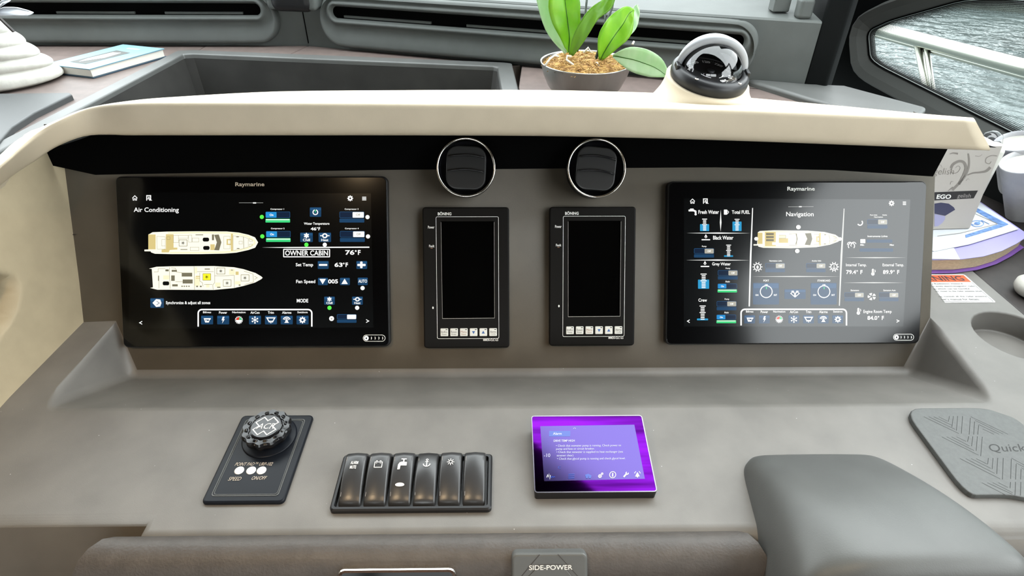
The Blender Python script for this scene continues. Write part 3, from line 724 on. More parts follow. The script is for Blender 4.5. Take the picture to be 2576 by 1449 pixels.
def bottom_tray(ui, x0, y0, x1, y1, xs_, by0, by1, bw, ly0, ly1):
    rr = 30; P = [(x0, y1)] + [(x0 + rr - rr * math.cos(a), y0 + rr - rr * math.sin(a)) for a in [math.pi / 2 * k / 6 for k in range(7)]] + [(x1 - rr + rr * math.sin(a), y0 + rr - rr * math.cos(a)) for a in [math.pi / 2 * k / 6 for k in range(7)]] + [(x1, y1)]
    ui.path(P, 12, 'w', 2)
    names = ('Bilges', 'Power', 'Navigation', 'AirCon', 'Trim', 'Alarms', 'Settings'); wds = (.68, .68, 1.12, .76, .5, .78, .86)
    cy = (by0 + by1) / 2; hh = (by1 - by0) / 2
    for i, cx in enumerate(xs_):
        ui.text(names[i], cx - bw / 2 * wds[i], ly0, cx + bw / 2 * wds[i], ly1, 'w', 3, .02)
        ui.nm = 'screen_button'; ui.__enter__()
        if i != 2: button(ui, cx - bw / 2, by0, cx + bw / 2, by1)
        r = hh * .75
        if i == 0:
            ui.poly([(cx - r, cy - r * .55), (cx + r * 1.15, cy - r * .55), (cx + r * 1.15, cy - r * .2), (cx + r * .85, cy - r * .1), (cx + r * .55, cy + r * .75), (cx - r * .55, cy + r * .75)], 'w', 4); ui.path([(cx - r * .6, cy), (cx + r * .6, cy - r * .05)], r * .22, 'btn', 5); ui.rect(cx, cy - r * .05, cx + r * .55, cy + r * .25, 'btn', 0, 5)
        if i == 1: ui.poly([(cx - r * .1, cy - r), (cx + r * .45, cy - r), (cx + r * .2, cy - r * .25), (cx + r * .5, cy - r * .25), (cx - r * .3, cy + r * 1.05), (cx - r * .05, cy + r * .1), (cx - r * .45, cy + r * .1)], 'w', 4)
        if i == 2:
            for k in range(14):
                a = 2 * math.pi * k / 14; ui.path([(cx + r * .5 * math.cos(a), cy + r * .5 * math.sin(a)), (cx + r * 1.2 * math.cos(a), cy + r * 1.2 * math.sin(a))], r * .26, 'w', 3)
            for a0, a1, mt in ((180, 285, 'red'), (285, 360, 'green'), (0, 180, 'w')):
                ui.poly([(cx, cy)] + [(cx + r * .85 * math.cos(math.radians(a0 + (a1 - a0) * k / 8)), cy + r * .85 * math.sin(math.radians(a0 + (a1 - a0) * k / 8))) for k in range(9)], mt, 4)
        if i == 3: snow(ui, cx, cy, r * 1.1, 'w')
        if i == 4: ui.path([(cx - r * 1.2, cy - r * .65), (cx + r * 1.2, cy - r * .65), (cx + r * .6, cy + r * .4), (cx - r * .6, cy + r * .4)], r * .32, 'w', 4, True); ui.disc(cx, cy + r * .8, r * .2, 'w', 4); ui.disc(cx - r * .5, cy + r * .62, r * .16, 'w', 4); ui.disc(cx + r * .5, cy + r * .62, r * .16, 'w', 4)
        if i == 5:
            ui.ring(cx, cy + r * .2, r * 1.1, r * .3, 'w', 4, 12, 200, 340); ui.ring(cx, cy + r * .2, r * .68, r * .22, 'w', 4, 12, 200, 340)
            ui.poly([(cx, cy - r * .35), (cx + r * .35, cy + r * .1), (cx + r * .42, cy + r * .55), (cx + r * .75, cy + r * .85), (cx - r * .75, cy + r * .85), (cx - r * .42, cy + r * .55), (cx - r * .35, cy + r * .1)], 'w', 5)
        if i == 6: gear(ui, cx, cy, r * 1.05, 'w', 4, 8, r * .36)
        ui.__exit__()
def header_icons(ui, hx, hy, qx, qy, gx, gy, mx0, my, mx1, s):
    with ui('screen_icon'):
     ui.path([(hx - s, hy), (hx, hy - s), (hx + s, hy)], s * .28, 'w', 2)
     ui.path([(hx - s * .72, hy - s * .1), (hx - s * .72, hy + s * .8), (hx - s * .25, hy + s * .8), (hx - s * .25, hy + s * .2), (hx + s * .25, hy + s * .2), (hx + s * .25, hy + s * .8), (hx + s * .72, hy + s * .8), (hx + s * .72, hy - s * .1)], s * .24, 'w', 2)
    with ui('screen_icon'):
     ui.path([(qx - s, qy + s), (qx - s, qy - s), (qx + s * .6, qy - s), (qx + s * .6, qy + s * .3), (qx - s * .7, qy + s * .3)], s * .35, 'w', 2)
     ui.path([(qx - s * .5, qy - s * .5), (qx, qy - s * .1)], s * .3, 'w', 2); ui.path([(qx + s * .25, qy - s * .55), (qx - s * .2, qy)], s * .25, 'w', 2)
     ui.poly([(qx - s * .1, qy + s), (qx + s * .4, qy), (qx + s * .8, qy + s * .6), (qx + s * 1.2, qy + s)], 'w', 2)
    gear(ui, gx, gy, s * 1.2, 'w', 2, 8, s * .35, 'dk')
    with ui('screen_icon'):
     for k in (-1, 0, 1): ui.path([(mx0, my + k * s * .55), (mx1, my + k * s * .55)], s * .32, 'w', 2)
def power_slot(*a_, **k_):
    u_ = a_[0] if isinstance(a_[0], UI) else ui
    if u_.cur: return _power_slot(*a_, **k_)
    with u_('power_symbol'): return _power_slot(*a_, **k_)
def _power_slot(ui, x0, y0, x1, y1):
    ui.path(rrect(x0, y0, x1, y1, (y1 - y0) / 2, 6), 4, 'print_white', 1, True, part='power_symbol')
    cy = (y0 + y1) / 2; r = (y1 - y0) * .38; cx = x0 + (y1 - y0) / 2
    ui.disc(cx, cy, r, 'w', 1, part='power_symbol'); ui.disc(cx, cy + r * .1, r * .32, 'dk', 2, part='power_symbol'); ui.rect(cx - r * .1, cy - r * .5, cx + r * .1, cy, 'dk', 0, 3, part='power_symbol')
    for k in range(4):
        ax = x0 + (x1 - x0) * (.36 + .17 * k); ui.ring(ax - r * .6, cy, r * .8, r * .28, 'print_white', 1, 8, -42, 42, part='power_symbol')
def degF(*a_, **k_):
    u_ = a_[0] if isinstance(a_[0], UI) else ui
    if u_.cur: return _degF(*a_, **k_)
    with u_('screen_lettering'): return _degF(*a_, **k_)
def _degF(ui, num, x0, y0, x1, y1, mt='w'):
    h = y1 - y0; xw = x0 + (x1 - x0) * .60
    ui.text(num, x0, y0, xw, y1, mt, 3, .03); ui.ring(xw + h * .28, y0 + h * .2, h * .13, h * .12, mt, 3, 10)
    ui.text('F', x1 - h * .55, y0, x1, y1, mt, 3, .03)
def chart_display(corners, label):
    H = .014
    P = [FACE.px(*q, H) for q in corners]                      # tl, tr, br, bl
    x0 = (P[0][0] + P[3][0]) / 2; x1 = (P[1][0] + P[2][0]) / 2; y1 = (P[0][1] + P[1][1]) / 2; y0 = (P[2][1] + P[3][1]) / 2
    e = empty('chart_display', FACE.p((x0 + x1) / 2, y0, 0), label, 'display')
    MB().prism(FACE, rrect(x0, y0, x1, y1, .009, 5), .0008, H - .001, .003).build('housing', MAT['black_plastic'], e, smooth=False)
    MB().prism(FACE, rrect(x0 + .002, y0 + .002, x1 - .002, y1 - .002, .008, 5), H - .0012, H, .0005, 2).build('cover_glass', MAT['display_glass'], e)
    return e, H
ZL = lambda x, y: (200 + x / 3.22, 420 + y / 3.22)
ZB = lambda x, y: (360 + x / 8.31, 570 + y / 8.31)
e, H = chart_display([(296, 440), (974, 446), (981, 872), (300, 876)], 'wide black chart display lit with an air conditioning page and two yacht plans')
ui = UI(FACE, H, ZL)
c = [FACE.px(*ZL(*q), H) for q in ((400, 205), (2360, 215), (2380, 1300), (400, 1310))]
MB().flat(FACE, c, H + .00006).build('lcd_screen', MAT['display_lcd'], e, fix=False)
ui.text('Raymarine', 1262, 124, 1498, 166, 'print_tan', 1, .02, part='brand_lettering')
header_icons(ui, 449, 253, 565, 252, 2193, 254, 2290, 256, 2323, 20)
with ui('screen_line'): ui.path([(1292, 291), (1488, 291)], 2, 'wdim', 1); ui.rect(1405, 287, 1432, 296, 'w', 3, 2)
ui.text('Air Conditioning', 440, 328, 805, 376, 'w', 2, .012)
for k, (dx_, dy_) in enumerate(((0, 0), (4, 157))):
    ui.text('Compressor %d' % (k + 1), 1547 + dx_, 335 + dy_, 1657 + dx_, 351 + dy_, 'w', 2, .02)
    toggle(ui, 1507 + dx_, 362 + dy_, 1706 + dx_, 450 + dy_, True); ui.disc(1477 + dx_, 405 + dy_, 17, 'lime', 1)
    ui.text('Compressor %d' % (k + 3), 2148 + dx_ * .5, 335 + dy_, 2260 + dx_ * .5, 351 + dy_, 'w', 2, .02)
    with ui('screen_switch'): toggle(ui, 2106 + dx_, 362 + dy_, 2307 + dx_, 450 + dy_, ''); ui.rect(2213 + dx_, 366 + dy_, 2303 + dx_, 411 + dy_, 'w', 5, 4); ui.text('Off', 2240 + dx_, 378 + dy_, 2275 + dx_, 397 + dy_, 'grey', 5, .02)
    ui.disc(2333 + dx_, 406 + dy_, 17, 'w', 1)
with ui('screen_button'):
    button(ui, 1866, 327, 1958, 404); ui.ring(1911, 367, 19, 8, 'w', 3); ui.rect(1906, 340, 1916, 370, 'btn', 0, 4); ui.rect(1908, 347, 1914, 369, 'green', 0, 5)
ui.text('Water Temperature', 1818, 449, 2025, 474, 'w', 2, .02); degF(ui, '46', 1873, 488, 1950, 514)
def chill_heat(*a_, **k_):
    u_ = a_[0] if isinstance(a_[0], UI) else ui
    if u_.cur: return _chill_heat(*a_, **k_)
    with u_('screen_button'): return _chill_heat(*a_, **k_)
def _chill_heat(x0, y0, x1, y1, heat):
    button(ui, x0, y0, x1, y1); cx = (x0 + x1) / 2; h = y1 - y0
    if heat: ui.ring(cx, y0 + h * .33, h * .22, h * .14, 'w', 3, ry=h * .2); ui.rect(cx - h * .5, y0 + h * .28, cx - h * .2, y0 + h * .38, 'w', 0, 3); ui.rect(cx + h * .2, y0 + h * .28, cx + h * .5, y0 + h * .38, 'w', 0, 3)
    else: ui.disc(cx, y0 + h * .32, h * .2, 'w', 3); snow(ui, cx, y0 + h * .32, h * .3, 'w', 4)
    ui.text('Heat' if heat else 'Chill', cx - h * .38, y0 + h * .64, cx + h * .38, y0 + h * .92, 'w', 4, .02)
chill_heat(1788, 532, 1890, 608, 0); chill_heat(1937, 532, 2038, 608, 1); ui.disc(1838, 630, 17, 'lime', 1); ui.disc(1987, 630, 17, 'w', 1)
ui.poly([(1478, 652), (1700, 648), (2348, 645), (2348, 655), (1700, 656)], 'w', 1)
with ui('screen_lettering'): ui.path(rrect(1654, 667, 2026, 728, 3), 8, 'w', 2, True); ui.text('OWNER CABIN', 1666, 676, 2013, 718, 'w', 3, .02)
degF(ui, '76', 2153, 673, 2277, 712)
ui.text('Set Temp', 1752, 778, 1893, 813, 'w', 2, .02); degF(ui, '63', 2066, 775, 2175, 810)
with ui('screen_button'): button(ui, 1930, 762, 2018, 826); ui.rect(1940, 786, 2008, 801, 'w', 5, 3)
with ui('screen_button'): button(ui, 2243, 762, 2330, 826); ui.rect(2251, 785, 2318, 803, 'w', 5, 3); ui.rect(2274, 766, 2293, 820, 'w', 5, 3)
ui.text('Fan Speed', 1755, 914, 1910, 949, 'w', 2, .02); ui.text('005', 2014, 910, 2094, 944, 'w', 3, .03)
with ui('screen_button'): button(ui, 1932, 898, 2012, 957); ui.poly([(1944, 907), (1996, 907), (1970, 950)], 'w', 3)
with ui('screen_button'): button(ui, 2110, 898, 2190, 957); ui.poly([(2122, 948), (2174, 948), (2148, 905)], 'w', 3)
with ui('screen_button'): button(ui, 2254, 896, 2335, 957); ui.text('AUTO', 2259, 912, 2330, 938, 'w', 3, .02)
ui.disc(2293, 981, 17, 'w', 1)
ui.text('MODE', 1760, 1068, 1853, 1098, 'w', 2, .03); chill_heat(1982, 1050, 2068, 1116, 0); chill_heat(2208, 1050, 2295, 1116, 1); ui.disc(2025, 1141, 17, 'lime', 1); ui.disc(2249, 1141, 17, 'w', 1)
with ui('screen_lamp'): ui.disc(2042, 1228, 20, 'w', 1); ui.disc(2042, 1229, 7, 'grey', 2)
with ui('screen_switch'): toggle(ui, 2086, 1193, 2244, 1262, '', False); ui.rect(2168, 1196, 2241, 1232, 'w', 5, 4)
ui.path([(508, 1250), (487, 1262), (508, 1274)], 6, 'w', 1); ui.path([(2322, 1236), (2343, 1248), (2322, 1260)], 6, 'w', 1)
with ui('screen_button'): button(ui, 574, 1063, 684, 1141); ui.poly([(592, 1101), (622, 1070), (655, 1074), (665, 1102), (655, 1130), (622, 1134)], 'w', 3); ui.path([(625, 1086), (648, 1102), (625, 1118)], 4, 'btn', 4)
ui.text('Synchronize & adjust all zones', 700, 1087, 1060, 1119, 'w', 2, .02)
bottom_tray(ui, 962, 1155, 1882, 1293, (1034, 1164, 1292, 1422, 1551, 1679, 1807), 1204, 1275, 97, 1169, 1189)
power_slot(ui, 2298, 1361, 2476, 1412)
ui.mp = ZB
Y = 'yacht_plan'
hA = [(145, 150), (200, 118), (500, 105), (1100, 98), (1750, 102), (2000, 125), (2200, 170), (2340, 225), (2405, 330), (2345, 440), (2200, 490), (1950, 545), (1700, 565), (1200, 575), (600, 575), (250, 568), (170, 540), (160, 518), (30, 515), (28, 482), (118, 478), (112, 165)]
ui.nm = Y; ui.__enter__()
ui.poly(hA, 'ivory', 2, Y); ui.path([(520, 135), (1100, 125), (1750, 130), (2000, 155), (2190, 205), (2330, 300), (2340, 350), (2200, 450), (1950, 510), (1700, 535), (1200, 545), (560, 545)], 34, 'cream', 3, False, Y)
ui.rect(112, 165, 265, 476, 'teak', 0, 4, Y); ui.poly([(480, 160), (640, 160), (640, 440), (720, 440), (720, 480), (560, 490), (540, 540), (390, 540), (390, 480), (480, 470)], 'teak', 4, Y)
ui.poly([(1490, 172), (1585, 165), (1640, 330), (1592, 497), (1490, 492), (1545, 330)], 'olive', 4, Y); ui.rect(1442, 165, 1486, 285, 'olive', 0, 4, Y); ui.rect(1408, 370, 1500, 492, 'teak', 0, 3, Y)
ui.rect(1838, 150, 1880, 508, 'teak', 0, 4, Y); ui.rect(1748, 260, 1838, 385, 'teak', 0, 4, Y); ui.rect(1778, 285, 1832, 360, 'ivory', 0, 5, Y)
for P in ([(290, 205), (470, 215), (470, 470), (300, 470)], [(395, 270), (470, 270), (470, 405), (395, 405)], [(640, 185), (745, 185), (745, 335), (640, 335)], [(745, 185), (945, 185), (945, 245), (745, 245)], [(955, 180), (1025, 180), (1025, 325), (955, 325)], [(1030, 240), (1170, 240), (1170, 320), (1030, 320)], [(990, 430), (1170, 430), (1170, 500), (990, 500)], [(1690, 205), (1820, 205), (1820, 465), (1690, 465)], [(2105, 215), (2200, 250), (2200, 430), (2115, 455)], [(2215, 250), (2290, 285), (2290, 310), (2220, 305)], [(2220, 370), (2290, 370), (2285, 400), (2225, 425)], [(2008, 305), (2080, 305), (2080, 365), (2008, 365)], [(500, 215), (565, 215), (565, 270), (500, 270)], [(1885, 190), (2100, 215), (2105, 460), (1890, 500)]): ui.path(P, 5, 'line', 6, True, Y)
for x, y in ((1250, 230), (1260, 405)): ui.rect(x, y, x + 135, y + 83, 'dk', 34, 6, Y)
ui.rect(785, 472, 930, 486, 'olive', 0, 5, Y); ui.disc(1978, 215, 34, 'olive', 5, 9, Y); ui.disc(1990, 458, 34, 'olive', 5, 9, Y); ui.rect(1100, 165, 1260, 180, 'olive', 0, 5, Y)
ui.__exit__()
def acbox(*a_, **k_):
    u_ = a_[0] if isinstance(a_[0], UI) else ui
    if u_.cur: return _acbox(*a_, **k_)
    with u_('zone_marker'): return _acbox(*a_, **k_)
def _acbox(x0, y0, x1, y1, mt='ivory'):
    ui.rect(x0, y0, x1, y1, 'line', 6, 6, Y); ui.rect(x0 + 9, y0 + 9, x1 - 9, y1 - 9, mt, 5, 7, Y); asterisk(ui, (x0 + x1) / 2, (y0 + y1) / 2, (y1 - y0) * .27, 'dk', 8, 9)
acbox(752, 272, 928, 413)
hB = [(125, 880), (280, 840), (600, 830), (1480, 825), (1900, 850), (2100, 890), (2350, 970), (2470, 1040), (2500, 1070), (2470, 1100), (2340, 1170), (2100, 1240), (1900, 1285), (1480, 1325), (600, 1320), (300, 1320), (150, 1282), (208, 1270), (183, 885)]
ui.nm = Y; ui.__enter__()
ui.poly(hB, 'ivory', 2, Y)
for x0, y0, x1, y1, mt in ((1080, 1050, 1190, 1240, 'cream'), (1085, 850, 1130, 980, 'cream'), (1800, 890, 1920, 1005, 'cream'), (1935, 940, 2000, 1010, 'teak'), (1510, 1170, 1620, 1260, 'cream'), (1925, 1140, 2040, 1210, 'cream'), (425, 1020, 550, 1105, 'cream'), (1320, 1200, 1390, 1270, 'cream'), (1105, 1030, 1190, 1090, 'teak'),
                           (810, 965, 1030, 1045, 'olive'), (830, 1105, 1040, 1190, 'olive'), (590, 1020, 665, 1135, 'olive'), (600, 905, 710, 945, 'olive'), (612, 1205, 728, 1250, 'olive'), (470, 895, 540, 935, 'olive'), (316, 1025, 338, 1135, 'olive'), (1290, 878, 1400, 898, 'olive'), (1550, 1258, 1620, 1280, 'olive'), (1838, 895, 1885, 920, 'olive'), (2000, 1212, 2040, 1235, 'olive')): ui.rect(x0, y0, x1, y1, mt, 0, 4, Y)
for x in (818, 864, 912, 962): ui.disc(x, 1247, 17, 'olive', 4, 13, Y)
for x in (1133, 1210): ui.disc(x, 1250, 22, 'olive', 5, 16, Y)
for P in ([(560, 850), (555, 1000), (570, 1300)], [(335, 1135), (335, 1290)], [(1068, 830), (1075, 1080), (1080, 1320)], [(1500, 850), (1500, 1170), (1460, 1220), (1470, 1320)], [(1910, 1015), (1912, 1285)], [(1500, 1030), (1700, 1030), (1905, 1015)], [(1190, 965), (1190, 1140), (1240, 1170), (1260, 1250)], [(2110, 930), (2300, 990), (2310, 1160), (2120, 1215)], [(2330, 1035), (2390, 1070), (2330, 1105)], [(230, 950), (320, 945), (320, 880), (470, 880)], [(1130, 940), (1480, 940)], [(700, 950), (820, 965)], [(680, 1150), (830, 1150)], [(1280, 1210), (1450, 1210)], [(590, 860), (680, 870), (690, 900)]): ui.path(P, 7, 'line', 5, False, Y)
ui.rect(415, 1145, 550, 1228, 'dk', 30, 6, Y)
ui.__exit__()
acbox(1540, 860, 1718, 998); acbox(1677, 1108, 1848, 1252); acbox(2046, 1003, 2222, 1142); acbox(1250, 978, 1422, 1126, 'yellow')
ui.build(e)

ZR = lambda x, y: (1640 + x / 3.15, 420 + y / 3.15)
ZC = lambda x, y: (1780 + x / 7.155, 580 + y / 7.155)
e, H = chart_display([(1681, 451), (2335, 460), (2314, 864), (1674, 869)], 'wide black chart display lit with a navigation page, half veiled by window glare')
ui = UI(FACE, H, ZR)
c = [FACE.px(*ZR(*q), H) for q in ((255, 250), (2048, 258), (1992, 1264), (252, 1264))]
MB().flat(FACE, c, H + .00006).build('lcd_screen', MAT['display_lcd'], e, fix=False)
ui.text('Raymarine', 1073, 157, 1290, 197, 'print_white', 1, .02, part='brand_lettering')
header_icons(ui, 321, 273, 427, 272, 1898, 288, 1987, 288, 2013, 19)
with ui('screen_line'): ui.path([(1080, 316), (1280, 314)], 2, 'wdim', 1); ui.rect(1164, 311, 1187, 319, 'w', 3, 2)
# water levels column
with ui('screen_icon'): ui.path([(290, 345), (330, 345), (345, 352), (346, 365)], 14, 'w', 2); ui.rect(302, 330, 330, 338, 'w', 2, 2); ui.rect(312, 336, 319, 346, 'w', 0, 2); ui.disc(346, 375, 9, 'w', 2)
ui.text('Fresh Water', 368, 342, 531, 372, 'w', 2, .02); ui.text('Total FUEL', 633, 344, 776, 372, 'w', 2, .02)
with ui('screen_icon'): ui.rect(570, 338, 597, 378, 'w', 4, 2); ui.ring(598, 358, 9, 5, 'w', 2)
def gauge(*a_, **k_):
    u_ = a_[0] if isinstance(a_[0], UI) else ui
    if u_.cur: return _gauge(*a_, **k_)
    with u_('screen_gauge'): return _gauge(*a_, **k_)
def _gauge(cx, y0, y1, lev, wd):
    h = y1 - y0
    if lev: ui.rect(cx - wd, y1 - h * lev, cx + wd, y1, 'cyan', 4, 1)
    for k in range(9): ui.rect(cx - (wd * .55 if k in (0, 4) else wd * .36), y0 + h * k / 9, cx + (wd * .55 if k in (0, 4) else wd * .36), y0 + h * k / 9 + h * .062, 'w', 2, 3)
gauge(417, 410, 508, .56, 36); gauge(674, 412, 508, .78, 36); gauge(607, 616, 712, .12, 36); gauge(409, 845, 965, .60, 44); gauge(401, 1098, 1215, .12, 44)
ui.poly([(545, 340), (551, 440), (544, 512), (538, 440)], 'w', 1)
for y, x0, x1 in ((524, 275, 778), (738, 270, 772)): ui.poly([(x0, y), ((x0 + x1) / 2, y - 5), (x1, y + 1), ((x0 + x1) / 2, y + 5)], 'w', 1)
for x, y in ((427, 550), (420, 762)):
    with ui('screen_icon'): ui.poly([(x, y - 18), (x + 12, y + 4), (x, y + 16), (x - 12, y + 4)], 'w', 2); ui.disc(x, y + 5, 4, 'dk', 3); ui.rect(x - 34, y + 22, x + 34, y + 31, 'w', 3, 2)
ui.text('Black Water', 484, 545, 645, 576, 'w', 2, .02); ui.text('Grey Water', 476, 756, 624, 788, 'w', 2, .02); ui.text('Crew', 368, 1042, 436, 1068, 'w', 2, .02)
for t, x, y in (('Pump', 414, 630), ('Pump', 602, 804), ('Auto', 599, 907), ('Pump', 594, 1048), ('Auto', 590, 1152)): ui.text(t, x - 18, y - 7, x + 18, y + 8, 'w', 2, .02)
toggle(ui, 333, 645, 492, 718, 0); toggle(ui, 522, 818, 680, 892, 0); toggle(ui, 520, 924, 674, 994, 1); toggle(ui, 513, 1063, 670, 1136, 0); toggle(ui, 511, 1170, 667, 1238, 1)
ui.poly([(794, 325), (801, 325), (789, 700), (776, 1105), (766, 1105), (776, 700)], 'w', 1); ui.poly([(1519, 330), (1526, 330), (1509, 700), (1489, 1100), (1481, 1100), (1494, 700)], 'wdim', 1)
ui.text('Navigation', 1063, 356, 1281, 402, 'w', 2, .012)
for y, x0, x1 in ((868, 790, 1490), (719, 1530, 2015), (917, 1515, 2000)): ui.poly([(x0, y), ((x0 + x1) / 2, y - 4), (x1, y), ((x0 + x1) / 2, y + 4)], 'wdim', 1)
for cx, cy, an in ((836, 792, 0), (1442, 792, 1)):
    ui.nm = 'screen_icon'; ui.__enter__(); ui.ring(cx, cy, 25, 7, 'w', 2)
    for k in range(10):
        a = 2 * math.pi * k / 10; ui.path([(cx + 29 * math.cos(a), cy + 29 * math.sin(a)), (cx + 40 * math.cos(a), cy + 40 * math.sin(a))], 6, 'w', 2)
    if an: ui.path([(cx, cy - 16), (cx, cy + 14)], 5, 'w', 3); ui.ring(cx, cy + 2, 12, 5, 'w', 3, 10, 20, 160)
    else: ui.disc(cx, cy + 2, 9, 'w', 3, 14)
    ui.__exit__()
ui.text('Navigation Light', 930, 738, 1030, 753, 'w', 2, .02); ui.text('Anchor light', 1266, 738, 1341, 753, 'w', 2, .02)
toggle(ui, 898, 762, 1054, 834, 0); toggle(ui, 1222, 762, 1376, 834, 0)
for cx, nm, w_ in ((905, 'PORT', 22), (1362, 'STARBOARD', 51)):
    ui.text(nm, cx - w_, 893, cx + w_, 908, 'w', 2, .02)
    ui.nm = 'screen_button'; ui.__enter__(); ui.rect(cx - 105, 918, cx + 102, 1090, 'btn', 8, 1); ui.rect(cx - 100, 924, cx + 97, 960, 'btn_hi', 6, 2)
    ui.ring(cx, 988, 47, 7, 'w', 3, 30); ui.rect(cx - 3, 950, cx + 4, 968, 'green', 2, 4); ui.text('OFF', cx - 12, 929, cx + 12, 943, 'w', 3, .03); ui.text('ON', cx - 86, 1008, cx - 62, 1022, 'w', 3, .03); ui.text('INT', cx + 60, 1008, cx + 86, 1022, 'w', 3, .03); ui.__exit__()
ui.nm = 'screen_button'; ui.__enter__(); button(ui, 1050, 968, 1218, 1046)
for d in (-1, 1): ui.path([(1133 + d * 4, 1028), (1133 + d * 34, 1002), (1133 + d * 18, 990), (1133 + d * 4, 1000)], 6, 'w', 3, True); ui.path([(1133 - d * 6, 1020), (1133 + d * 14, 982), (1133 + d * 30, 986)], 5, 'w', 3)
ui.__exit__()
# right hand column
ui.ring(1648, 442, 20, 9, 'w', 2, 14, -45, 150); ui.text('Port light', 1728, 376, 1785, 389, 'w', 2, .02); ui.text('Night', 1826, 376, 1862, 389, 'w', 2, .02); ui.text('Navigation', 1760, 392, 1830, 405, 'w', 2, .02)
toggle(ui, 1706, 414, 1866, 488, 0)
ui.nm = 'screen_icon'; ui.__enter__()
for a0, x, y, r in ((180, 1566, 620, 18), (180, 1598, 620, 18)): ui.ring(x, y - 6, r, 6, 'w', 2, 10, 170, 350)
ui.ring(1580, 626, 25, 7, 'w', 2, 14, 140, 400); ui.path([(1580, 630), (1572, 616)], 6, 'w', 2); ui.__exit__()
ui.text('Instruments Lights', 1708, 542, 1866, 560, 'w', 2, .02); ui.text('Min', 1650, 611, 1680, 624, 'w', 2, .03); ui.text('Max', 1884, 611, 1918, 624, 'w', 2, .03); 
with ui('screen_switch'): ui.rect(1645, 645, 1912, 672, 'btn', 8, 1); ui.rect(1700, 575, 1905, 600, 'btn', 6, 1); ui.rect(1650, 572, 1690, 604, 'w', 4, 3)
ui.text('Internal Temp.', 1537, 765, 1700, 794, 'w', 2, .012); ui.text('External Temp.', 1827, 765, 1996, 794, 'w', 2, .012); degF(ui, '79.4', 1538, 817, 1668, 849); degF(ui, '89.9', 1829, 817, 1959, 849)
def thermo(*a_, **k_):
    u_ = a_[0] if isinstance(a_[0], UI) else ui
    if u_.cur: return _thermo(*a_, **k_)
    with u_('screen_icon'): return _thermo(*a_, **k_)
def _thermo(x, y, s):
    ui.rect(x - s * .32, y - s, x + s * .32, y + s * .5, 'w', s * .3, 2); ui.disc(x, y + s * .6, s * .55, 'w', 2)
    ui.rect(x - s * .1, y - s * .7, x + s * .1, y + s * .5, 'grey', 0, 3); ui.path([(x + s * .6, y - s * .7), (x + s * .8, y - s * .2), (x + s * .55, y + s * .1)], s * .2, 'w', 2)
thermo(1750, 832, 25); thermo(1635, 1142, 25)
ui.text('Extractors', 1575, 971, 1640, 984, 'w', 2, .02); ui.text('Extractors Auto', 1834, 971, 1930, 984, 'w', 2, .02); toggle(ui, 1526, 994, 1680, 1064, 0); toggle(ui, 1800, 994, 1954, 1064, 0)
ui.nm = 'screen_icon'; ui.__enter__()
for k in range(5):
    a = 2 * math.pi * k / 5 + .3; ui.poly([(1741 + 6 * math.cos(a), 1027 + 6 * math.sin(a))] + [(1741 + 33 * math.cos(a + t), 1027 + 28 * math.sin(a + t)) for t in (-.1, .15, .45, .75)], 'w', 2)
ui.__exit__()
ui.text('Engine Room Temp', 1675, 1133, 1898, 1165, 'w', 2, .012); degF(ui, '84.0', 1706, 1180, 1837, 1212)
ui.path([(299, 1211), (281, 1222), (299, 1234)], 6, 'w', 1); ui.path([(1938, 1211), (1957, 1220), (1938, 1231)], 6, 'w', 1)
bottom_tray(ui, 706, 1128, 1541, 1256, (774, 890, 1008, 1124, 1240, 1357, 1472), 1174, 1240, 86, 1138, 1158)
power_slot(ui, 1914, 1325, 2074, 1373)
ui.mp = ZC
ui.nm = Y; ui.__enter__()
ui.poly([(905, 30), (940, 8), (1200, -5), (1800, 2), (2100, 25), (2300, 75), (2370, 125), (2395, 155), (2350, 200), (2200, 255), (1950, 300), (1500, 318), (1000, 310), (915, 290), (905, 270), (825, 270), (825, 245), (890, 245)], 'ivory', 2, Y)
ui.path([(1000, 18), (1800, 24), (2100, 50), (2300, 110), (2345, 155), (2200, 232), (1950, 276), (1500, 296), (1000, 290)], 18, 'cream', 3, False, Y)
ui.rect(900, 40, 985, 240, 'teak', 0, 4, Y); ui.rect(1030, 25, 1225, 280, 'teak', 0, 4, Y); ui.rect(1160, 210, 1240, 260, 'ivory', 0, 5, Y); ui.rect(1240, 30, 1460, 265, 'ivory', 0, 5, Y)
for y in (45, 100, 155): ui.rect(1050, y, 1188, y + 36, 'olive', 0, 6, Y)
ui.rect(1280, 85, 1400, 140, 'cream', 0, 6, Y); ui.rect(1280, 140, 1445, 220, 'teak', 0, 6, Y); ui.rect(1310, 220, 1440, 262, 'ivory', 0, 7, Y)
ui.poly([(1750, 50), (1860, 45), (1882, 150), (1845, 265), (1745, 255), (1792, 150)], 'olive', 4, Y); ui.path([(1590, 60), (1612, 150), (1585, 250)], 12, 'olive', 5, False, Y)
ui.rect(2008, 45, 2035, 270, 'teak', 0, 4, Y); ui.rect(1955, 105, 2008, 205, 'teak', 0, 4, Y); ui.rect(1975, 125, 2003, 185, 'ivory', 0, 5, Y)
for P in ([(1280, 85), (1400, 85), (1400, 140), (1280, 140)], [(1460, 60), (1600, 55), (1600, 260), (1460, 262)], [(1910, 70), (2000, 70), (2000, 245), (1910, 245)], [(2180, 85), (2200, 150), (2190, 235)], [(2255, 100), (2310, 120), (2310, 140), (2260, 140)], [(2255, 175), (2310, 175), (2305, 190), (2260, 210)]): ui.path(P, 5, 'line', 7, False, Y)
for x, y in ((2112, 75), (2108, 240)): ui.disc(x, y, 20, 'olive', 5, 7, Y)
ui.__exit__()
for x, y, r in ((872, 148, 37), (1608, 368, 42), (2375, 152, 36), (1530, 150, 32), (1608, -20, 0)):
    if r: ui.disc(x, y, r, 'w', 8, r * .9)
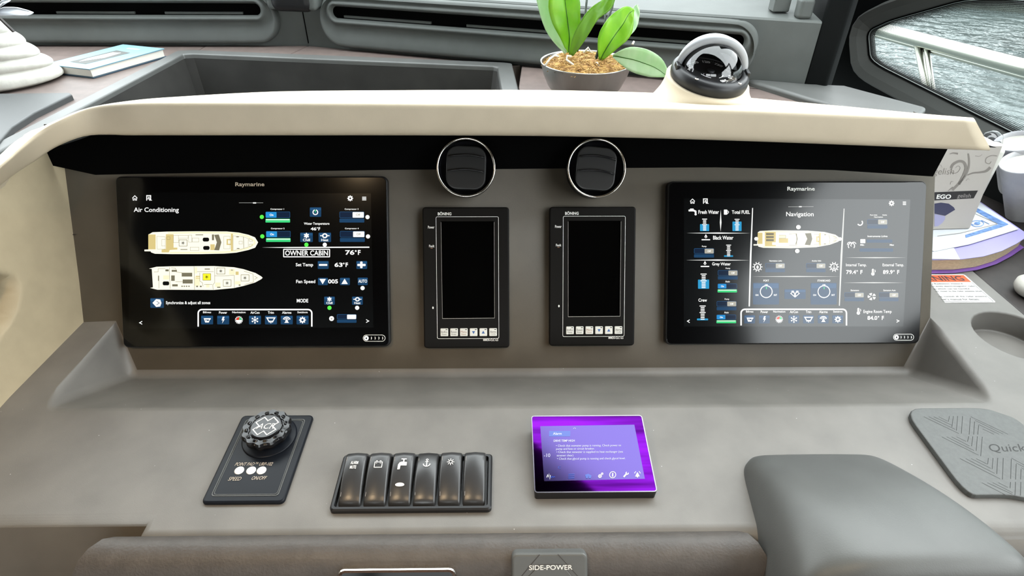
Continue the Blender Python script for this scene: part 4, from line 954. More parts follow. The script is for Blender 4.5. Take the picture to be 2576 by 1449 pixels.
ui.mp = ZR; ui.disc(1158, 477, 19, 'w', 8, 17)
ui.build(e)

# ------------------------------------------------------------------ two small engine monitors
def engine_monitor(corners, label, glare):
    H = .011; P = [FACE.px(*q, H) for q in corners]
    x0 = (P[0][0] + P[3][0]) / 2; x1 = (P[1][0] + P[2][0]) / 2; y1 = (P[0][1] + P[1][1]) / 2; y0 = (P[2][1] + P[3][1]) / 2
    W, Hh = x1 - x0, y1 - y0
    e = empty('engine_monitor', FACE.p((x0 + x1) / 2, y0, 0), label, 'monitor', 'engine monitors on the instrument face')
    MB().prism(FACE, rrect(x0, y0, x1, y1, .005, 4), .0008, H, .0022).build('housing', MAT['bezel_black'], e)
    X = lambda a: x0 + W * (a - 155) / (717 - 155); Yv = lambda b: y1 - Hh * (b - 485) / (1392 - 485)      # close-up coordinates of the port unit
    MB().flat(FACE, rrect(X(275), Yv(1200), X(620), Yv(575), .0008, 2), H + .0001).build('screen', MAT['screen_off'], e, fix=False)
    ui = UI(FACE, H, lambda a, b: (X(a), Yv(b)), px=False)
    ui.path(rrect(243, 546, 648, 1330, 9, 4), 2.6, 'print_white', 1, True, part='printed_frame')
    ui.path([(278, 1199), (620, 1197)], 3, 'print_grey', 2, part='screen_edge'); ui.path([(275, 580), (278, 1199)], 2, 'print_grey', 2, part='screen_edge'); ui.path([(620, 580), (620, 1197)], 2, 'print_grey', 2, part='screen_edge')
    ui.text('BÖNING', 255, 514, 343, 537, 'print_white', 1, .03, part='brand_lettering')
    ui.text('Power', 190, 603, 232, 621, 'print_white', 1, .015, part='lettering'); 
    with ui('lettering'): ui.text('Fault', 196, 724, 230, 740, 'print_white', 1, .015, part='lettering'); ui.rect(206, 745, 220, 748, 'print_brown', 0, 1, part='lettering')
    ui.disc(217, 1129, 5, 'print_white', 1, 8, part='lettering'); ui.text('MMDS-CLC 6.5', 545, 1332, 643, 1347, 'print_white', 1, .02, part='lettering')
    ui.build(e)
    for k, t in enumerate((('Info', 'Power'), ('Reset', 'Enter'), ('Menu', 'Dimmer'), 'v', '^', ('Alarms', 'Config'))):
        bx = 264 + 64 * k; by = 1263
        kb = MB().prism(FACE, rrect(X(bx), Yv(by + 51), X(bx + 51), Yv(by), .0012, 3), H, H + .0016, .0008, 2).build('key', MAT['key_white'], e)
        u2 = UI(FACE, H + .0016, lambda a, b: (X(a), Yv(b)), px=False); mt = 'print_brown' if k == 2 else 'print_blue'
        u2.rect(bx + 34, by + 5, bx + 47, by + 10, 'ink', 2, 1, part='key_symbol')
        u2.nm = 'key_symbol'; u2.__enter__()
        if t == 'v': u2.poly([(bx + 15, by + 18), (bx + 36, by + 18), (bx + 25.5, by + 37)], 'print_blue', 1, 'key_symbol')
        elif t == '^': u2.poly([(bx + 15, by + 34), (bx + 36, by + 34), (bx + 25.5, by + 15)], 'print_blue', 1, 'key_symbol')
        else:
            mt = 'print_brown' if k == 2 else 'ink'
            u2.text(t[0], bx + 6, by + 15, bx + 45, by + 29, mt, 1, .0, part='key_symbol'); u2.text(t[1], bx + 10, by + 33, bx + 42, by + 43, mt, 1, .0, part='key_symbol')
        u2.__exit__(); u2.build(kb)
engine_monitor([(1061, 521), (1280, 521), (1282, 873), (1068, 878)], 'slim black engine monitor beside the air conditioning display', 0)
engine_monitor([(1384, 520), (1601, 520), (1595, 869), (1381, 871)], 'slim black engine monitor beside the navigation display', 1)

# ------------------------------------------------------------------ round air nozzles under the hood
def air_nozzle(cx, cy, label, turn):
    H = .036; u, v = FACE.px(cx, cy, H); e = empty('air_nozzle', FACE.p(u, v - .045, 0), label, 'air vent', 'round air nozzles under the hood')
    c = FACE.p(u, v, 0); A_ = dict(X=FACE.x, Y=FACE.y, Z=FACE.n); R = .0465
    mb = MB(); lathe(mb, c, [(R * .96, .0), (R * .98, H - .008), (R, H - .003)], 48, cap0=False, cap1=False, **A_); mb.build('sleeve', MAT['black_plastic'], e, smooth=True)
    mb = MB(); lathe(mb, c, [(R * .985, H - .006), (R * 1.005, H - .003), (R * 1.0, H), (R * .965, H + .001), (R * .925, H - .001), (R * .915, H - .006)], 56, cap0=False, cap1=False, **A_); mb.build('chrome_ring', MAT['chrome'], e, smooth=True)
    mb = MB(); lathe(mb, c, [(R * .915, H - .006), (R * .86, H - .014), (R * .72, H - .020), (0.0005, H - .020)], 48, cap0=False, cap1=True, **A_); mb.build('inner_bowl', MAT['knob_black'], e, smooth=True)
    # drum with two vanes, turned a little
    fr = Frame(c, FACE.x * math.cos(turn) + FACE.y * math.sin(turn), FACE.y * math.cos(turn) - FACE.x * math.sin(turn))
    d = [(u_, v_) for u_, v_ in rrect(-.0315, -.034, .0315, .034, .018, 6)]
    MB().prism(fr, d, H - .02, H - .004, .002).build('drum', MAT['black'], e, smooth=False)
    for k, vv in enumerate((.016, -.0065)):
        mb = MB(); rows = []
        for j in range(9):
            t = j / 8; x = -.029 + .058 * t; bow = .005 * math.sin(t * math.pi * .8) - .003 * t
            rows.append([fr.p(x, vv + bow, H - .006), fr.p(x, vv + bow + .0010, H + .0005 + .002 * math.sin(math.pi * t)), fr.p(x, vv + bow - .0010, H + .0005 + .002 * math.sin(math.pi * t)), fr.p(x, vv + bow - .001, H - .006)])
        mb.loft(rows, True, True, True); mb.build('vane', MAT['knob_black'], e, smooth=True)
air_nozzle(1172, 421, 'round black air nozzle with chrome ring above the engine monitor beside the air conditioning display', -.04)
air_nozzle(1501, 423, 'round black air nozzle with chrome ring above the engine monitor beside the navigation display', -.10)

# ------------------------------------------------------------------ searchlight joystick panel
def cpx(x, y, z=0.0): q = onz(x, y, z); return q.x, q.y
T = .005; x0, x1, y0, y1 = -.357, -.260, .421, .5575
e = empty('searchlight_panel', (-.308, .489, 0), 'black searchlight control panel with round joystick knob', 'control panel')
MB().prism(CON, rrect(x0, y0, x1, y1, .006, 5), .0006, T, .0025).build('base_plate', MAT['blue_black'], e)
fz = con_at(T); mb = MB()
for d0, d1, h in ((.0085, .0095, .0006), (.0105, .0112, .0004)):
    a_, b_ = rrect(x0 + d0, y0 + d0, x1 - d0, y1 - d0, .004, 4), rrect(x0 + d1, y0 + d1, x1 - d1, y1 - d1, .0035, 4)
    mb.loft([[fz.p(*q, 0) for q in a_], [fz.p(*q, h) for q in a_], [fz.p(*q, h) for q in b_], [fz.p(*q, 0) for q in b_]])
mb.build('raised_border', MAT['rubber'], e)
kc = Vector((-.3075, .519, T)); mb = MB(); lathe(mb, kc, [(.034, 0), (.0345, .001), (.033, .0018)], 48); mb.build('knob_collar', MAT['blue_black'], e, smooth=True)
NT = 12
def wob(a, z): return 1 + (.045 * math.cos(NT * a) if z > .006 else 0)
mb = MB(); lathe(mb, kc, [(.020, .0), (.024, .004), (.0285, .009), (.0300, .013), (.0300, .017), (.0285, .0200), (.0215, .0195), (.0205, .0185)], 96, wob=wob, cap1=True); kn = mb.build('joystick_knob', MAT['knob_black'], e, smooth=False)
mb = MB()
for k in range(NT):
    a = 2 * math.pi * (k + .5) / NT; c_ = kc + Vector((.0258 * math.cos(a), .0258 * math.sin(a), .0186)); rot = Matrix.Rotation(a, 3, 'Z') @ Matrix.Rotation(.55, 3, 'Y')
    MB().box(c_, (.0085, .0055, .003), rot).build('grip_notch', MAT['knob_black'], kn, bevel=.0012, bseg=2)
mb = MB(); lathe(mb, kc, [(.0205, .018), (.0202, .0205), (.0185, .0212)], 40); mb.build('cap_disc', MAT['knob_black'], kn, smooth=False)
fk = con_at(kc.z + .0213); ui = UI(fk, 0, lambda a, b: (kc.x + a, kc.y + b), px=False)
S = .0145; o_ = []
for k in range(4):
    a = math.pi / 4 + math.pi / 2 * k; ca, sa = math.cos(a), math.sin(a); ox = lambda p, q: (S * (p * ca - q * sa), S * (p * sa + q * ca))
    o_ += [ox(1.0, -.42), ox(1.0, .42), ox(.42, .42)]
ui.path([(x, y * 1.0) for x, y in o_], .0013, 'print_white', 1, True, part='cross_emblem')
ui.text('ACR', -.0110, .0042, .0115, -.0050, 'print_white', 2, .0, .30, part='brand_lettering'); ui.build(kn)
ui = UI(fz, .0003, px=False)
def ctext(t, px0, py, px1, h, bold=.0, it=.3):
    xa, ya = cpx(px0, py, T); xb, _ = cpx(px1, py, T); ui.text(t, xa, ya + h / 2, xb, ya - h / 2, 'print_tan', 1, bold, it, part='lettering')
ctext('POINT PAD™ URP-102', 592, 1168, 686, .0052); ctext('SPEED', 575, 1205, 607, .0052); ctext('ON/OFF', 634, 1203, 671, .0052); ui.build(e)
for px_ in (602, 632, 658):
    xa, ya = cpx(px_, 1184, T); mb = MB(); lathe(mb, (xa, ya, T), [(.0058, 0), (.0058, .0006), (.0052, .0012), (.003, .0016)], 20); mb.build('button', MAT['pearl'], e, smooth=True)

# ------------------------------------------------------------------ rocker switch panel
x0, x1, y0, y1 = -.2035, -.0150, .408, .4885
e = empty('rocker_switch_panel', (-.109, .448, 0), 'black panel with a row of six rocker switches', 'switch panel')
A4 = [(rrect(x0, y0, x1, y1, .005, 4), .0006), (rrect(x0, y0, x1, y1, .005, 4), .0055), (rrect(x0 + .0018, y0 + .0018, x1 - .0018, y1 - .0018, .004, 4), .0072), (rrect(x0 + .0045, y0 + .0045, x1 - .0045, y1 - .0045, .003, 4), .0072), (rrect(x0 + .0060, y0 + .006, x1 - .0060, y1 - .006, .002, 4), .002)]
MB().loft([[CON.p(*q, h) for q in p] for p, h in A4], True, False, True).build('frame', MAT['black_plastic'], e)
pit = (x1 - x0 - .013) / 6
def rocker(k, down):
    cx = x0 + .0065 + pit * (k + .5); hw = pit * .455; yb, yt = y0 + .008, y1 - .003; rows = []; N = 14; R_ = None
    def top(t): return .0115 + .0155 * t ** .9 - .0105 * (t - .55) ** 2 * 4 * .55 if not down else .0165 + .006 * t - .017 * (t - .55) ** 2 * 2
    for j in range(N + 1):
        t = j / N; y = yb + (yt - yb) * t; z = top(t); z = min(z, .004 + (1 - t) * .2 if t > .9 else 1)
        if j == N: z -= .003
        if j == 0: z -= .0015
        cr = .0012
        rows.append([Vector((cx - hw, y, .001)), Vector((cx - hw, y, z - .004)), Vector((cx - hw * .93, y, z - .001)), Vector((cx - hw * .80, y, z - .0002)), Vector((cx, y, z + cr)), Vector((cx + hw * .80, y, z - .0002)), Vector((cx + hw * .93, y, z - .001)), Vector((cx + hw, y, z - .004)), Vector((cx + hw, y, .001))])
    mb = MB().loft(rows, closed=False); mb.f.append(tuple(reversed(range(9)))); mb.f.append(tuple(range(9 * N, 9 * N + 9)))
    r = mb.build('rocker', MAT['rocker'], e, smooth=True)
    def surf(a, t):
        t = t - .10 if t < .9 else t - .02; y = yb + (yt - yb) * t; z = top(t) + .0012 * (1 - abs(a) / hw) + .0006
        return Vector((cx + a, y, z))
    class S_(UI):
        def __init__(s): s.d = {}
        def mb(s, part, mt): return s.d.setdefault((part, mt), MB())
        def poly(s, pts, mt, L=1, part='symbol'): s.mb(part, mt).add([surf(*p) for p in pts], [tuple(range(len(pts)))])
        def path(s, pts, wd, mt, L=1, closed=False, part='symbol'):
            pts = [Vector((p[0], p[1] * .07)) for p in pts]; n = len(pts)
            for i in range(n if closed else n - 1):
                a, b = pts[i], pts[(i + 1) % n]; d = (b - a)
                if d.length < 1e-9: continue
                d.normalize(); nn = Vector((-d.y, d.x)) * wd / 2; a2 = a - d * wd * .3; b2 = b + d * wd * .3
                s.mb(part, mt).add([surf(q.x, q.y / .07) for q in (a2 + nn, b2 + nn, b2 - nn, a2 - nn)], [(0, 1, 2, 3)])
        def text(s, txt, xa, ta, xb, tb, mt, L=1, bold=.02, italic=0, part='lettering'):
            V_, F_ = glyphs(txt, bold, italic); s.mb(part, mt).add([surf(xa + (xb - xa) * a, ta + (tb - ta) * b) for a, b in V_], F_)
    u2 = S_(); W_ = 'print_white'
    u2.path([(-hw * .80, .89), (-hw * .80, .22)], .0004, 'print_grey', part='groove'); u2.path([(hw * .80, .89), (hw * .80, .22)], .0004, 'ink', part='groove')
    if k == 0: u2.text('ALARM', -.0045, .74, .0045, .80, W_); u2.text('MUTE', -.0045, .655, .0030, .715, W_)
    if k == 1:
        u2.path([(-.0045, .68), (.0045, .68), (.0045, .78), (-.0045, .78)], .0009, W_, 1, True); u2.path([(-.003, .80), (-.0015, .80)], .0009, W_); u2.path([(.0015, .80), (.003, .80)], .0009, W_); u2.path([(-.003, .755), (-.0018, .755)], .0005, W_); u2.path([(.0018, .755), (.003, .755)], .0005, W_)
    if k == 2:
        u2.poly([(-.0055, .64), (-.0025, .64), (-.002, .71), (.0052, .71), (.0052, .775), (-.001, .78), (-.0035, .77), (-.0052, .73)], W_); u2.path([(.0012, .77), (.0012, .83)], .0016, W_); u2.path([(-.0015, .835), (.004, .835)], .0014, W_)
        u2.poly([(.0055 * math.cos(a) - .0005, .385 + .030 * math.sin(a)) for a in [2 * math.pi * q / 20 for q in range(20)]], W_, part='indicator_lamp')
    if k == 3:
        u2.path([(0, .70), (0, .82)], .0012, W_); u2.path([(-.0018, .80), (.0018, .80)], .0009, W_); u2.path([(.0012 * math.cos(a), .845 + .018 * math.sin(a)) for a in [2 * math.pi * q / 10 for q in range(10)]], .0008, W_, 1, True)
        u2.path([(.0040 * math.cos(a), .755 + .055 * math.sin(a)) for a in [math.pi + math.pi * q / 10 for q in range(11)]], .0011, W_)
    if k == 4:
        u2.path([(.0020 * math.cos(a), .77 + .029 * math.sin(a)) for a in [2 * math.pi * q / 14 for q in range(14)]], .0008, W_, 1, True)
        for q in range(8):
            a = 2 * math.pi * q / 8; u2.path([(.0030 * math.cos(a), .77 + .043 * math.sin(a)), (.0042 * math.cos(a), .77 + .060 * math.sin(a))], .0008, W_)
    for (part, mt), mb in u2.d.items(): mb.build(part, MAT[mt], r, fix=False)
for k in range(6): rocker(k, k == 3)

# ------------------------------------------------------------------ stabiliser touch display, sitting proud and tipped to the helm seat
tl = math.radians(8.0); x0, x1 = .037, .1845; yb, yt = .4265, .5475
TF = Frame((0, yb, .014), (1, 0, 0), (0, math.cos(tl), math.sin(tl))); Lh = (yt - yb) / math.cos(tl) * 1.0
corn = [TF.px(*q) for q in ((1332, 1046), (1612, 1044), (1658, 1238), (1348, 1240))]
u0, u1 = (corn[0][0] + corn[3][0]) / 2, (corn[1][0] + corn[2][0]) / 2; v0, v1 = (corn[2][1] + corn[3][1]) / 2, (corn[0][1] + corn[1][1]) / 2
e = empty('stabiliser_display', TF.p((u0 + u1) / 2, v0, -.014), 'small touch display with purple coated glass showing an alarm page', 'display')
body = rrect(u0, v0, u1, v1, .004, 4)
mb = MB(); mb.loft([[Vector((TF.p(u, v).x, TF.p(u, v).y, .0006)) for u, v in inset(body, .001)], [TF.p(u, v, -.0012) for u, v in body], [TF.p(u, v, -.0004) for u, v in body]], True, False, True); mb.build('housing', MAT['black_plastic'], e)
mb = MB(); mb.loft([[TF.p(*q, -.0006) for q in body], [TF.p(*q, .0004) for q in inset(body, .0002)], [TF.p(*q, .0004) for q in inset(body, .0014)], [TF.p(*q, -.0002) for q in inset(body, .0016)]]); mb.build('metal_rim', MAT['rim_metal'], e, smooth=False)
MB().flat(TF, inset(body, .0014), .0001).build('cover_glass', MAT['purple_mirror'], e, fix=False)
Wd, Hd = u1 - u0, v1 - v0
def zs(x, y):   # close-up coordinates to the display plane: bilinear over the glass quad
    t = (y - 140) / (1145 - 140); xl = 285 + (340 - 285) * t; xr = 1690 + (1965 - 1690) * t
    # perspective along the depth of the plane
    tt = t * 1.09 / (1 + .09 * t) if t >= 0 else t
    return u0 + Wd * (x - xl) / (xr - xl), v1 - Hd * tt
ui = UI(TF, .0002, zs, px=False)
MB().flat(TF, [zs(405, 280), zs(1602, 268), zs(1785, 975), zs(468, 995)], .00018).build('lcd_screen', MAT['purple_lcd'], e, fix=False)
with ui('screen_lettering'): ui.rect(520, 345, 790, 418, 'blue2', 0, 1); ui.text('Alarm', 570, 364, 680, 396, 'lav', 2)
ui.text('DRIVE TEMP HIGH', 580, 460, 850, 489, 'lav', 2)
for t, x0_, y_, x1_ in (('• Check that seawater pump is running. Check power to', 612, 542, 1448), ('pump and fuse or circuit breaker.', 615, 583, 1110), ('• Check that seawater is supplied to heat exchanger (sea', 620, 625, 1478), ('strainer clear)', 625, 669, 838), ('• Check that glycol pump is running and check glycol level.', 630, 712, 1512)): ui.text(t, x0_, y_ - 17, x1_, y_ + 19, 'lav', 2, .0)
ui.text('-10', 460, 640, 540, 686, 'lav', 2, .0); ui.text('C', 645, 805, 680, 838, 'blue2', 2, .0); ui.ring(842, 320, 14, 4, 'lav', 2, 10, 180, 360)
with ui('screen_icon'): ui.path([(500, 950), (512, 915), (522, 945), (530, 900), (540, 975), (548, 920)], 9, 'w', 3); ui.path([(550, 935), (562, 955), (572, 935), (584, 950), (595, 938), (608, 948)], 6, 'blue2', 3)
with ui('screen_icon'):
  for y_ in (912, 936, 960): ui.path([(782, y_), (862, y_ - 2)], 9, 'blue2', 3)
ui.poly([(998, 920), (1040, 905), (1085, 930), (1075, 965), (1050, 965), (1045, 935), (1035, 965), (1015, 965)], 'blue2', 3)
with ui('screen_icon'): gear(ui, 1195, 938, 26, 'w', 3, 8, 9, 'purple'); gear(ui, 1222, 908, 17, 'w', 3, 8, 6, 'purple')
with ui('screen_icon'): ui.ring(1360, 922, 40, 9, 'w', 3); ui.rect(1352, 898, 1368, 948, 'w', 3, 3)
with ui('screen_icon'): ui.path([(1505, 952), (1545, 905)], 20, 'w', 3); ui.ring(1548, 903, 16, 11, 'w', 3, 12, -20, 250)
with ui('screen_icon'): ui.poly([(1655, 948), (1668, 915), (1682, 890), (1698, 915), (1715, 946)], 'w', 3); ui.ring(1682, 915, 38, 8, 'w', 3, 8, 190, 240); ui.ring(1682, 915, 38, 8, 'w', 3, 8, 300, 350); ui.disc(1686, 953, 8, 'w', 3)
ui.build(e)

# ------------------------------------------------------------------ rubber foot pad for the anchor windlass control
pd_ = [cpx(*q, .007) for q in ((2283, 1021), (2455, 1020), (2500, 1034), (2576, 1108), (2665, 1215), (2660, 1265), (2576, 1256), (2535, 1247), (2462, 1245), (2425, 1225), (2278, 1034))]
xa = .5535
pdp = smooth_poly([(xa, .5605), (.668, .5605), (.700, .540), (.706, .460), (.706, .412), (.640, .412), (.604, .4215), (xa, .4215)], 5, k=.22)
e = empty('rubber_pad', (.62, .49, 0), 'grey ribbed rubber pad with chevron pattern on the console', 'pad')
MB().prism(CON, pdp, .0006, .0075, .0015, 2).build('pad_body', MAT['rubber'], e)
fp = con_at(.0075); ui = UI(fp, 0, px=False)
def chev(cx, cy, flip, n=4):
    for k in range(n):
        d = .0035 * k; s = flip
        ui.path([(cx - s * (.027 - d * 1.6), cy + s * d * .0 + s * .012), (cx - s * .003 + s * d * .0, cy - s * (.010 - d))], .0007, 'rubber_groove', 1, part='chevron_groove')
        ui.path([(cx + s * .001 + s * d * .0 - s * d * .2, cy - s * (.010 - d) - s * .001), (cx + s * (.001 + d * .9) + s * .0, cy + s * .012)], .0007, 'rubber_groove', 1, part='chevron_groove')
def groove(p, q):
    if max(p[1], q[1]) > .558: return
    ui.path([p, q], .0007, 'rubber_groove', 1, part='chevron_groove')
def gpx(x, y): return cpx(2200 + x / 3.226, 1000 + y / 3.226, .0077)
for pts in (((400, 155), (685, 292)), ((440, 155), (655, 258)), ((480, 155), (628, 224)), ((520, 155), (595, 192)), ((545, 318), (845, 468)), ((585, 318), (808, 430)), ((625, 318), (770, 392)), ((665, 318), (745, 356)), ((695, 495), (1020, 660)), ((740, 495), (975, 615)), ((785, 495), (945, 575)), ((825, 495), (915, 540)), ((870, 690), (1075, 795)), ((915, 690), (1120, 785)), ((960, 690), (1122, 772)), ((1005, 690), (1085, 730)),
            ((608, 150), (600, 195)), ((640, 150), (628, 240)), ((675, 150), (665, 268)), ((715, 150), (705, 292)), ((765, 315), (755, 358)), ((798, 315), (788, 395)), ((835, 315), (825, 432)), ((875, 318), (862, 475)), ((925, 490), (918, 540)), ((962, 490), (955, 580)), ((1000, 490), (992, 620)), ((1045, 490), (1038, 665)), ((1105, 685), (1100, 735)), ((1145, 685), (1140, 792)), ((1188, 685), (1185, 795)),
            ((780, 155), (1085, 298)), ((815, 185), (1045, 296)), ((845, 218), (1012, 298)), ((878, 255), (970, 298)), ((778, 165), (768, 300)), ((812, 195), (805, 300)), ((845, 225), (838, 300)), ((705, 65), (805, 135)), ((735, 65), (835, 132)), ((770, 68), (880, 135)), ((805, 68), (912, 130)), ((625, 68), (615, 138)), ((658, 68), (648, 138)), ((692, 68), (685, 138)), ((728, 75), (720, 130)),
            ((1110, 490), (1330, 610)), ((1150, 530), (1300, 612)), ((1190, 570), (1290, 620)), ((1110, 498), (1105, 660)), ((1150, 538), (1145, 665)), ((1190, 580), (1186, 665))): groove(gpx(*pts[0]), gpx(*pts[1]))
a_, b_ = gpx(945, 430), gpx(1330, 390)
ui.text('Quick', a_[0], a_[1] + .0105, a_[0] + .048, a_[1] - .004, 'rubber_groove', 1, 0, .35, part='brand_lettering'); ui.build(e)

# ------------------------------------------------------------------ things set into the bolster and the pedestal
TP = Frame(onY(1382, 1392, .352), (1, 0, 0), (0, math.sin(math.radians(38)), math.cos(math.radians(38))))
def tpx(x, y, h=0): return TP.px(x, y, h)
P = [tpx(*q, .008) for q in ((1287, 1393), (1478, 1388), (1484, 1449))]
e = empty('thruster_joystick_panel', TP.p(0, -.11, 0), 'grey thruster control panel lettered in white on the leather bolster', 'control panel')
u0, u1, v1 = P[0][0], P[1][0], P[0][1]; v0 = v1 - .115
MB().prism(TP, rrect(u0, v0, u1, v1, .006, 5), -.025, .008, .003).build('panel_body', MAT['dash_grey'], e)
S_ = [(u0 + .008, v0 + .008), (u1 - .008, v0 + .008), (u1 - .008, v1 - .034), (u1 - .028, v1 - .012), (u0 + .030, v1 - .012), (u0 + .008, v1 - .034)]
MB().prism(TP, S_, .0079, .0088, .0004, 1).build('face_plate', MAT['dash_grey'], e)
ui = UI(TP, .0082, px=False)
for d in (0,): ui.path(S_, .0009, 'ink', 1, True, part='groove'); ui.path([(u0, v1 - .036), (u0 + .030, v1 - .001)], .0008, 'ink', 1, part='groove'); ui.path([(u1, v1 - .036), (u1 - .032, v1 - .001)], .0008, 'ink', 1, part='groove')
ui.h = .0089; q0 = tpx(1331, 1433, .009); q1 = tpx(1440, 1421, .009); ui.text('SIDE-POWER', q0[0], q1[1], q1[0], q0[1] - .0005, 'print_white', 1, .01, part='brand_lettering'); ui.build(e)
P = [tpx(*q, .01) for q in ((848, 1440), (1148, 1433))]
e = empty('chrome_rimmed_gauge', TP.p(P[0][0] + .07, -.11, 0), 'glossy black instrument with bright chrome rim on the leather bolster', 'gauge')
u0, u1, v1 = P[0][0], P[1][0], P[0][1] + .003; v0 = v1 - .09
R_ = rrect(u0, v0, u1, v1, .008, 5)
MB().loft([[TP.p(*q, -.03) for q in R_], [TP.p(*q, .009) for q in R_], [TP.p(*q, .0105) for q in inset(R_, .001)], [TP.p(*q, .0095) for q in inset(R_, .004)]]).build('chrome_rim', MAT['chrome'], e, smooth=False)
MB().flat(TP, inset(R_, .0035), .0092).build('glass_face', MAT['screen_off'], e, fix=False)

# throttle head in front of the pedestal
TH = Frame(onz(2380, 1432, .045), (1, 0, 0), (0, .93, .36))
e = empty('throttle_head', TH.p(0, -.05, -.05), 'black throttle cap on a white base in front of the pedestal', 'throttle')
hp = [TH.px(*q) for q in ((2268, 1428), (2290, 1420), (2490, 1417), (2520, 1440))]
cap = [(hp[0][0], hp[0][1] - .07), (hp[3][0] + .012, hp[0][1] - .07), (hp[3][0], hp[3][1] - .006), (hp[2][0], hp[2][1]), (hp[1][0], hp[1][1]), (hp[0][0], hp[0][1])]
MB().prism(TH, cap, -.012, 0, .0015, 2).build('throttle_cap', MAT['visor_grey'], e)
MB().prism(TH, inset(cap, .004), -.03, -.012).build('cap_side', MAT['black'], e)
ui = UI(TH, .0002, lambda x, y: (2200 + x / 3.226, 1000 + y / 3.226)); ui.path([(520, 1385), (710, 1372), (760, 1385), (880, 1449)], 6, 'ink', 1, part='groove'); ui.poly([(640, 1398), (700, 1440), (760, 1418), (755, 1452), (690, 1452)], 'ink', 1, 'groove'); ui.build(e)
c_ = TH.p(hp[1][0] + .06, hp[1][1] - .06, -.045); mb = MB(); lathe(mb, c_, [(.085, 0), (.094, .010), (.090, .018), (.07, .022)], 40); mb.build('white_base', MAT['white_ceramic'], e, smooth=True)
#@@P4
# ------------------------------------------------------------------ compass on its beige mount
hc_ = onY(1779, 250, .905); mz = .318
axis = Vector((.10, -.20, 1)).normalized(); AX = Vector((1, 0, -.10)).normalized(); AY = axis.cross(AX).normalized(); AX = AY.cross(axis).normalized()
cc = onY(1783, 192, .935)                                        # centre of the compass ring
mount_rings = []
base_c = onY(1772, 250, .930)
for t in (0, .08, .2, .45, .7, .9, 1.0, 1.04, 1.04):
    k = min(t, 1); c_ = base_c.lerp(cc - axis * .005, k)
    flare = (1 - k) ** 2.2; rx = .0655 + .010 * flare; ry = .0615 - .002 * flare
    if t > 1.0: rx -= .006; ry -= .006
    if t == 1.04 and len(mount_rings) == 8: rx -= .012; ry -= .012
    ex = Vector((1, 0, -.02)).lerp(AX, k).normalized(); ey = Vector((0, 1, -.18)).lerp(AY, k).normalized()
    mount_rings.append([c_ + ex * (rx * math.cos(a) - (.014 * flare * -math.cos(a) if math.cos(a) < 0 else 0)) + ey * (ry * math.sin(a)) for a in [2 * math.pi * q / 48 for q in range(48)]])
MB().loft(mount_rings, True, False, True).build('compass_mount', MAT['beige'], helm, smooth=True)
e = empty('compass', cc - axis * .02, 'black dome compass with grey visor on the beige hood mount', 'compass')
K = dict(X=AX, Y=AY, Z=axis)
mb = MB(); lathe(mb, cc, [(.050, -.010), (.0585, -.0065), (.0605, .000), (.0598, .008), (.0560, .0135), (.0500, .0150), (.0470, .0140), (.0465, .006)], 64, cap1=False, **K); mb.build('compass_body', MAT['black_plastic'], e, smooth=True)
# card, dark bowl and lubber post
mb = MB(); lathe(mb, cc, [(.0468, .0050), (.0440, .0035), (.0436, .0030)], 56, cap0=False, cap1=True, **K); mb.build('dial_bowl', MAT['matte_black'], e)
CF = Frame(cc + axis * .0075, AX, AY); mb = MB(); lathe(mb, cc, [(.0425, .0040), (.0425, .0060), (.0380, .0075), (.0260, .0066)], 56, cap0=False, cap1=True, **K); card = mb.build('compass_card', MAT['black'], e)
def cone_h(r): return .0060 + .0015 * (.0425 - r) / .0045 if r > .038 else .0075 - .0009 * (.038 - r) / .012
W_ = []; mbk = MB()
for k in range(72):
    a = 2 * math.pi * k / 72; r0_, r1_ = (.0355 if k % 6 == 0 else .0385), .0415; wv = .0005
    for rr in ((r0_, r1_),):
        t_ = Vector((-math.sin(a), math.cos(a)))
        P = []
        for r_, s_ in ((rr[0], -1), (rr[1], -1), (rr[1], 1), (rr[0], 1)):
            P.append(cc + AX * (r_ * math.cos(a) + t_.x * wv * s_) + AY * (r_ * math.sin(a) + t_.y * wv * s_) + axis * (cone_h(r_) + .0004))
        mbk.add(P, [(0, 1, 2, 3)])
o = mbk.build('degree_mark', MAT['print_white'], card, fix=False); o['kind'] = 'stuff'
for k, tx in enumerate(('120', '150', '180', '210', '240', '60', '90')):
    a = math.pi / 2 - math.radians((0, 38, 76, 114, 152, -76, -38)[k]); V_, F_ = glyphs(tx, .04, 0)
    c2 = Vector((.0310 * math.cos(a), .0310 * math.sin(a))); rx_ = Vector((math.sin(a), -math.cos(a))); ry_ = Vector((math.cos(a), math.sin(a)))
    MB().add([cc + AX * (c2 + rx_ * ((p - .5) * .0125) + ry_ * ((q - .5) * .0068)).x + AY * (c2 + rx_ * ((p - .5) * .0125) + ry_ * ((q - .5) * .0068)).y + axis * .0084 for p, q in V_], F_).build('card_number', MAT['print_white'], card, fix=False)
for a0, a1 in ((-150, -100), (-60, -20)):
    MB().add([cc + AX * (r_ * math.cos(math.radians(a0 + (a1 - a0) * k / 8))) + AY * (r_ * math.sin(math.radians(a0 + (a1 - a0) * k / 8))) + axis * .0072 for r_ in (.019, .0205) for k in range(9)], [(i, i + 1, i + 10, i + 9) for i in range(8)]).build('card_arc', MAT['print_white'], card, fix=False)
mb = MB(); lathe(mb, cc, [(.0062, .006), (.0062, .0095), (.004, .0105)], 20, **K); mb.build('centre_cap', MAT['black_plastic'], card, smooth=True)
# glass dome
mb = MB(); lathe(mb, cc, [(.0466 * math.cos(t), .0085 + .0466 * .92 * math.sin(t)) for t in [math.pi / 2 * k / 14 for k in range(14)]] + [(.0008, .0085 + .0466 * .92)], 56, cap0=False, cap1=True, **K); mb.build('glass_dome', MAT['dome_glass'], e, smooth=True, fix=False)
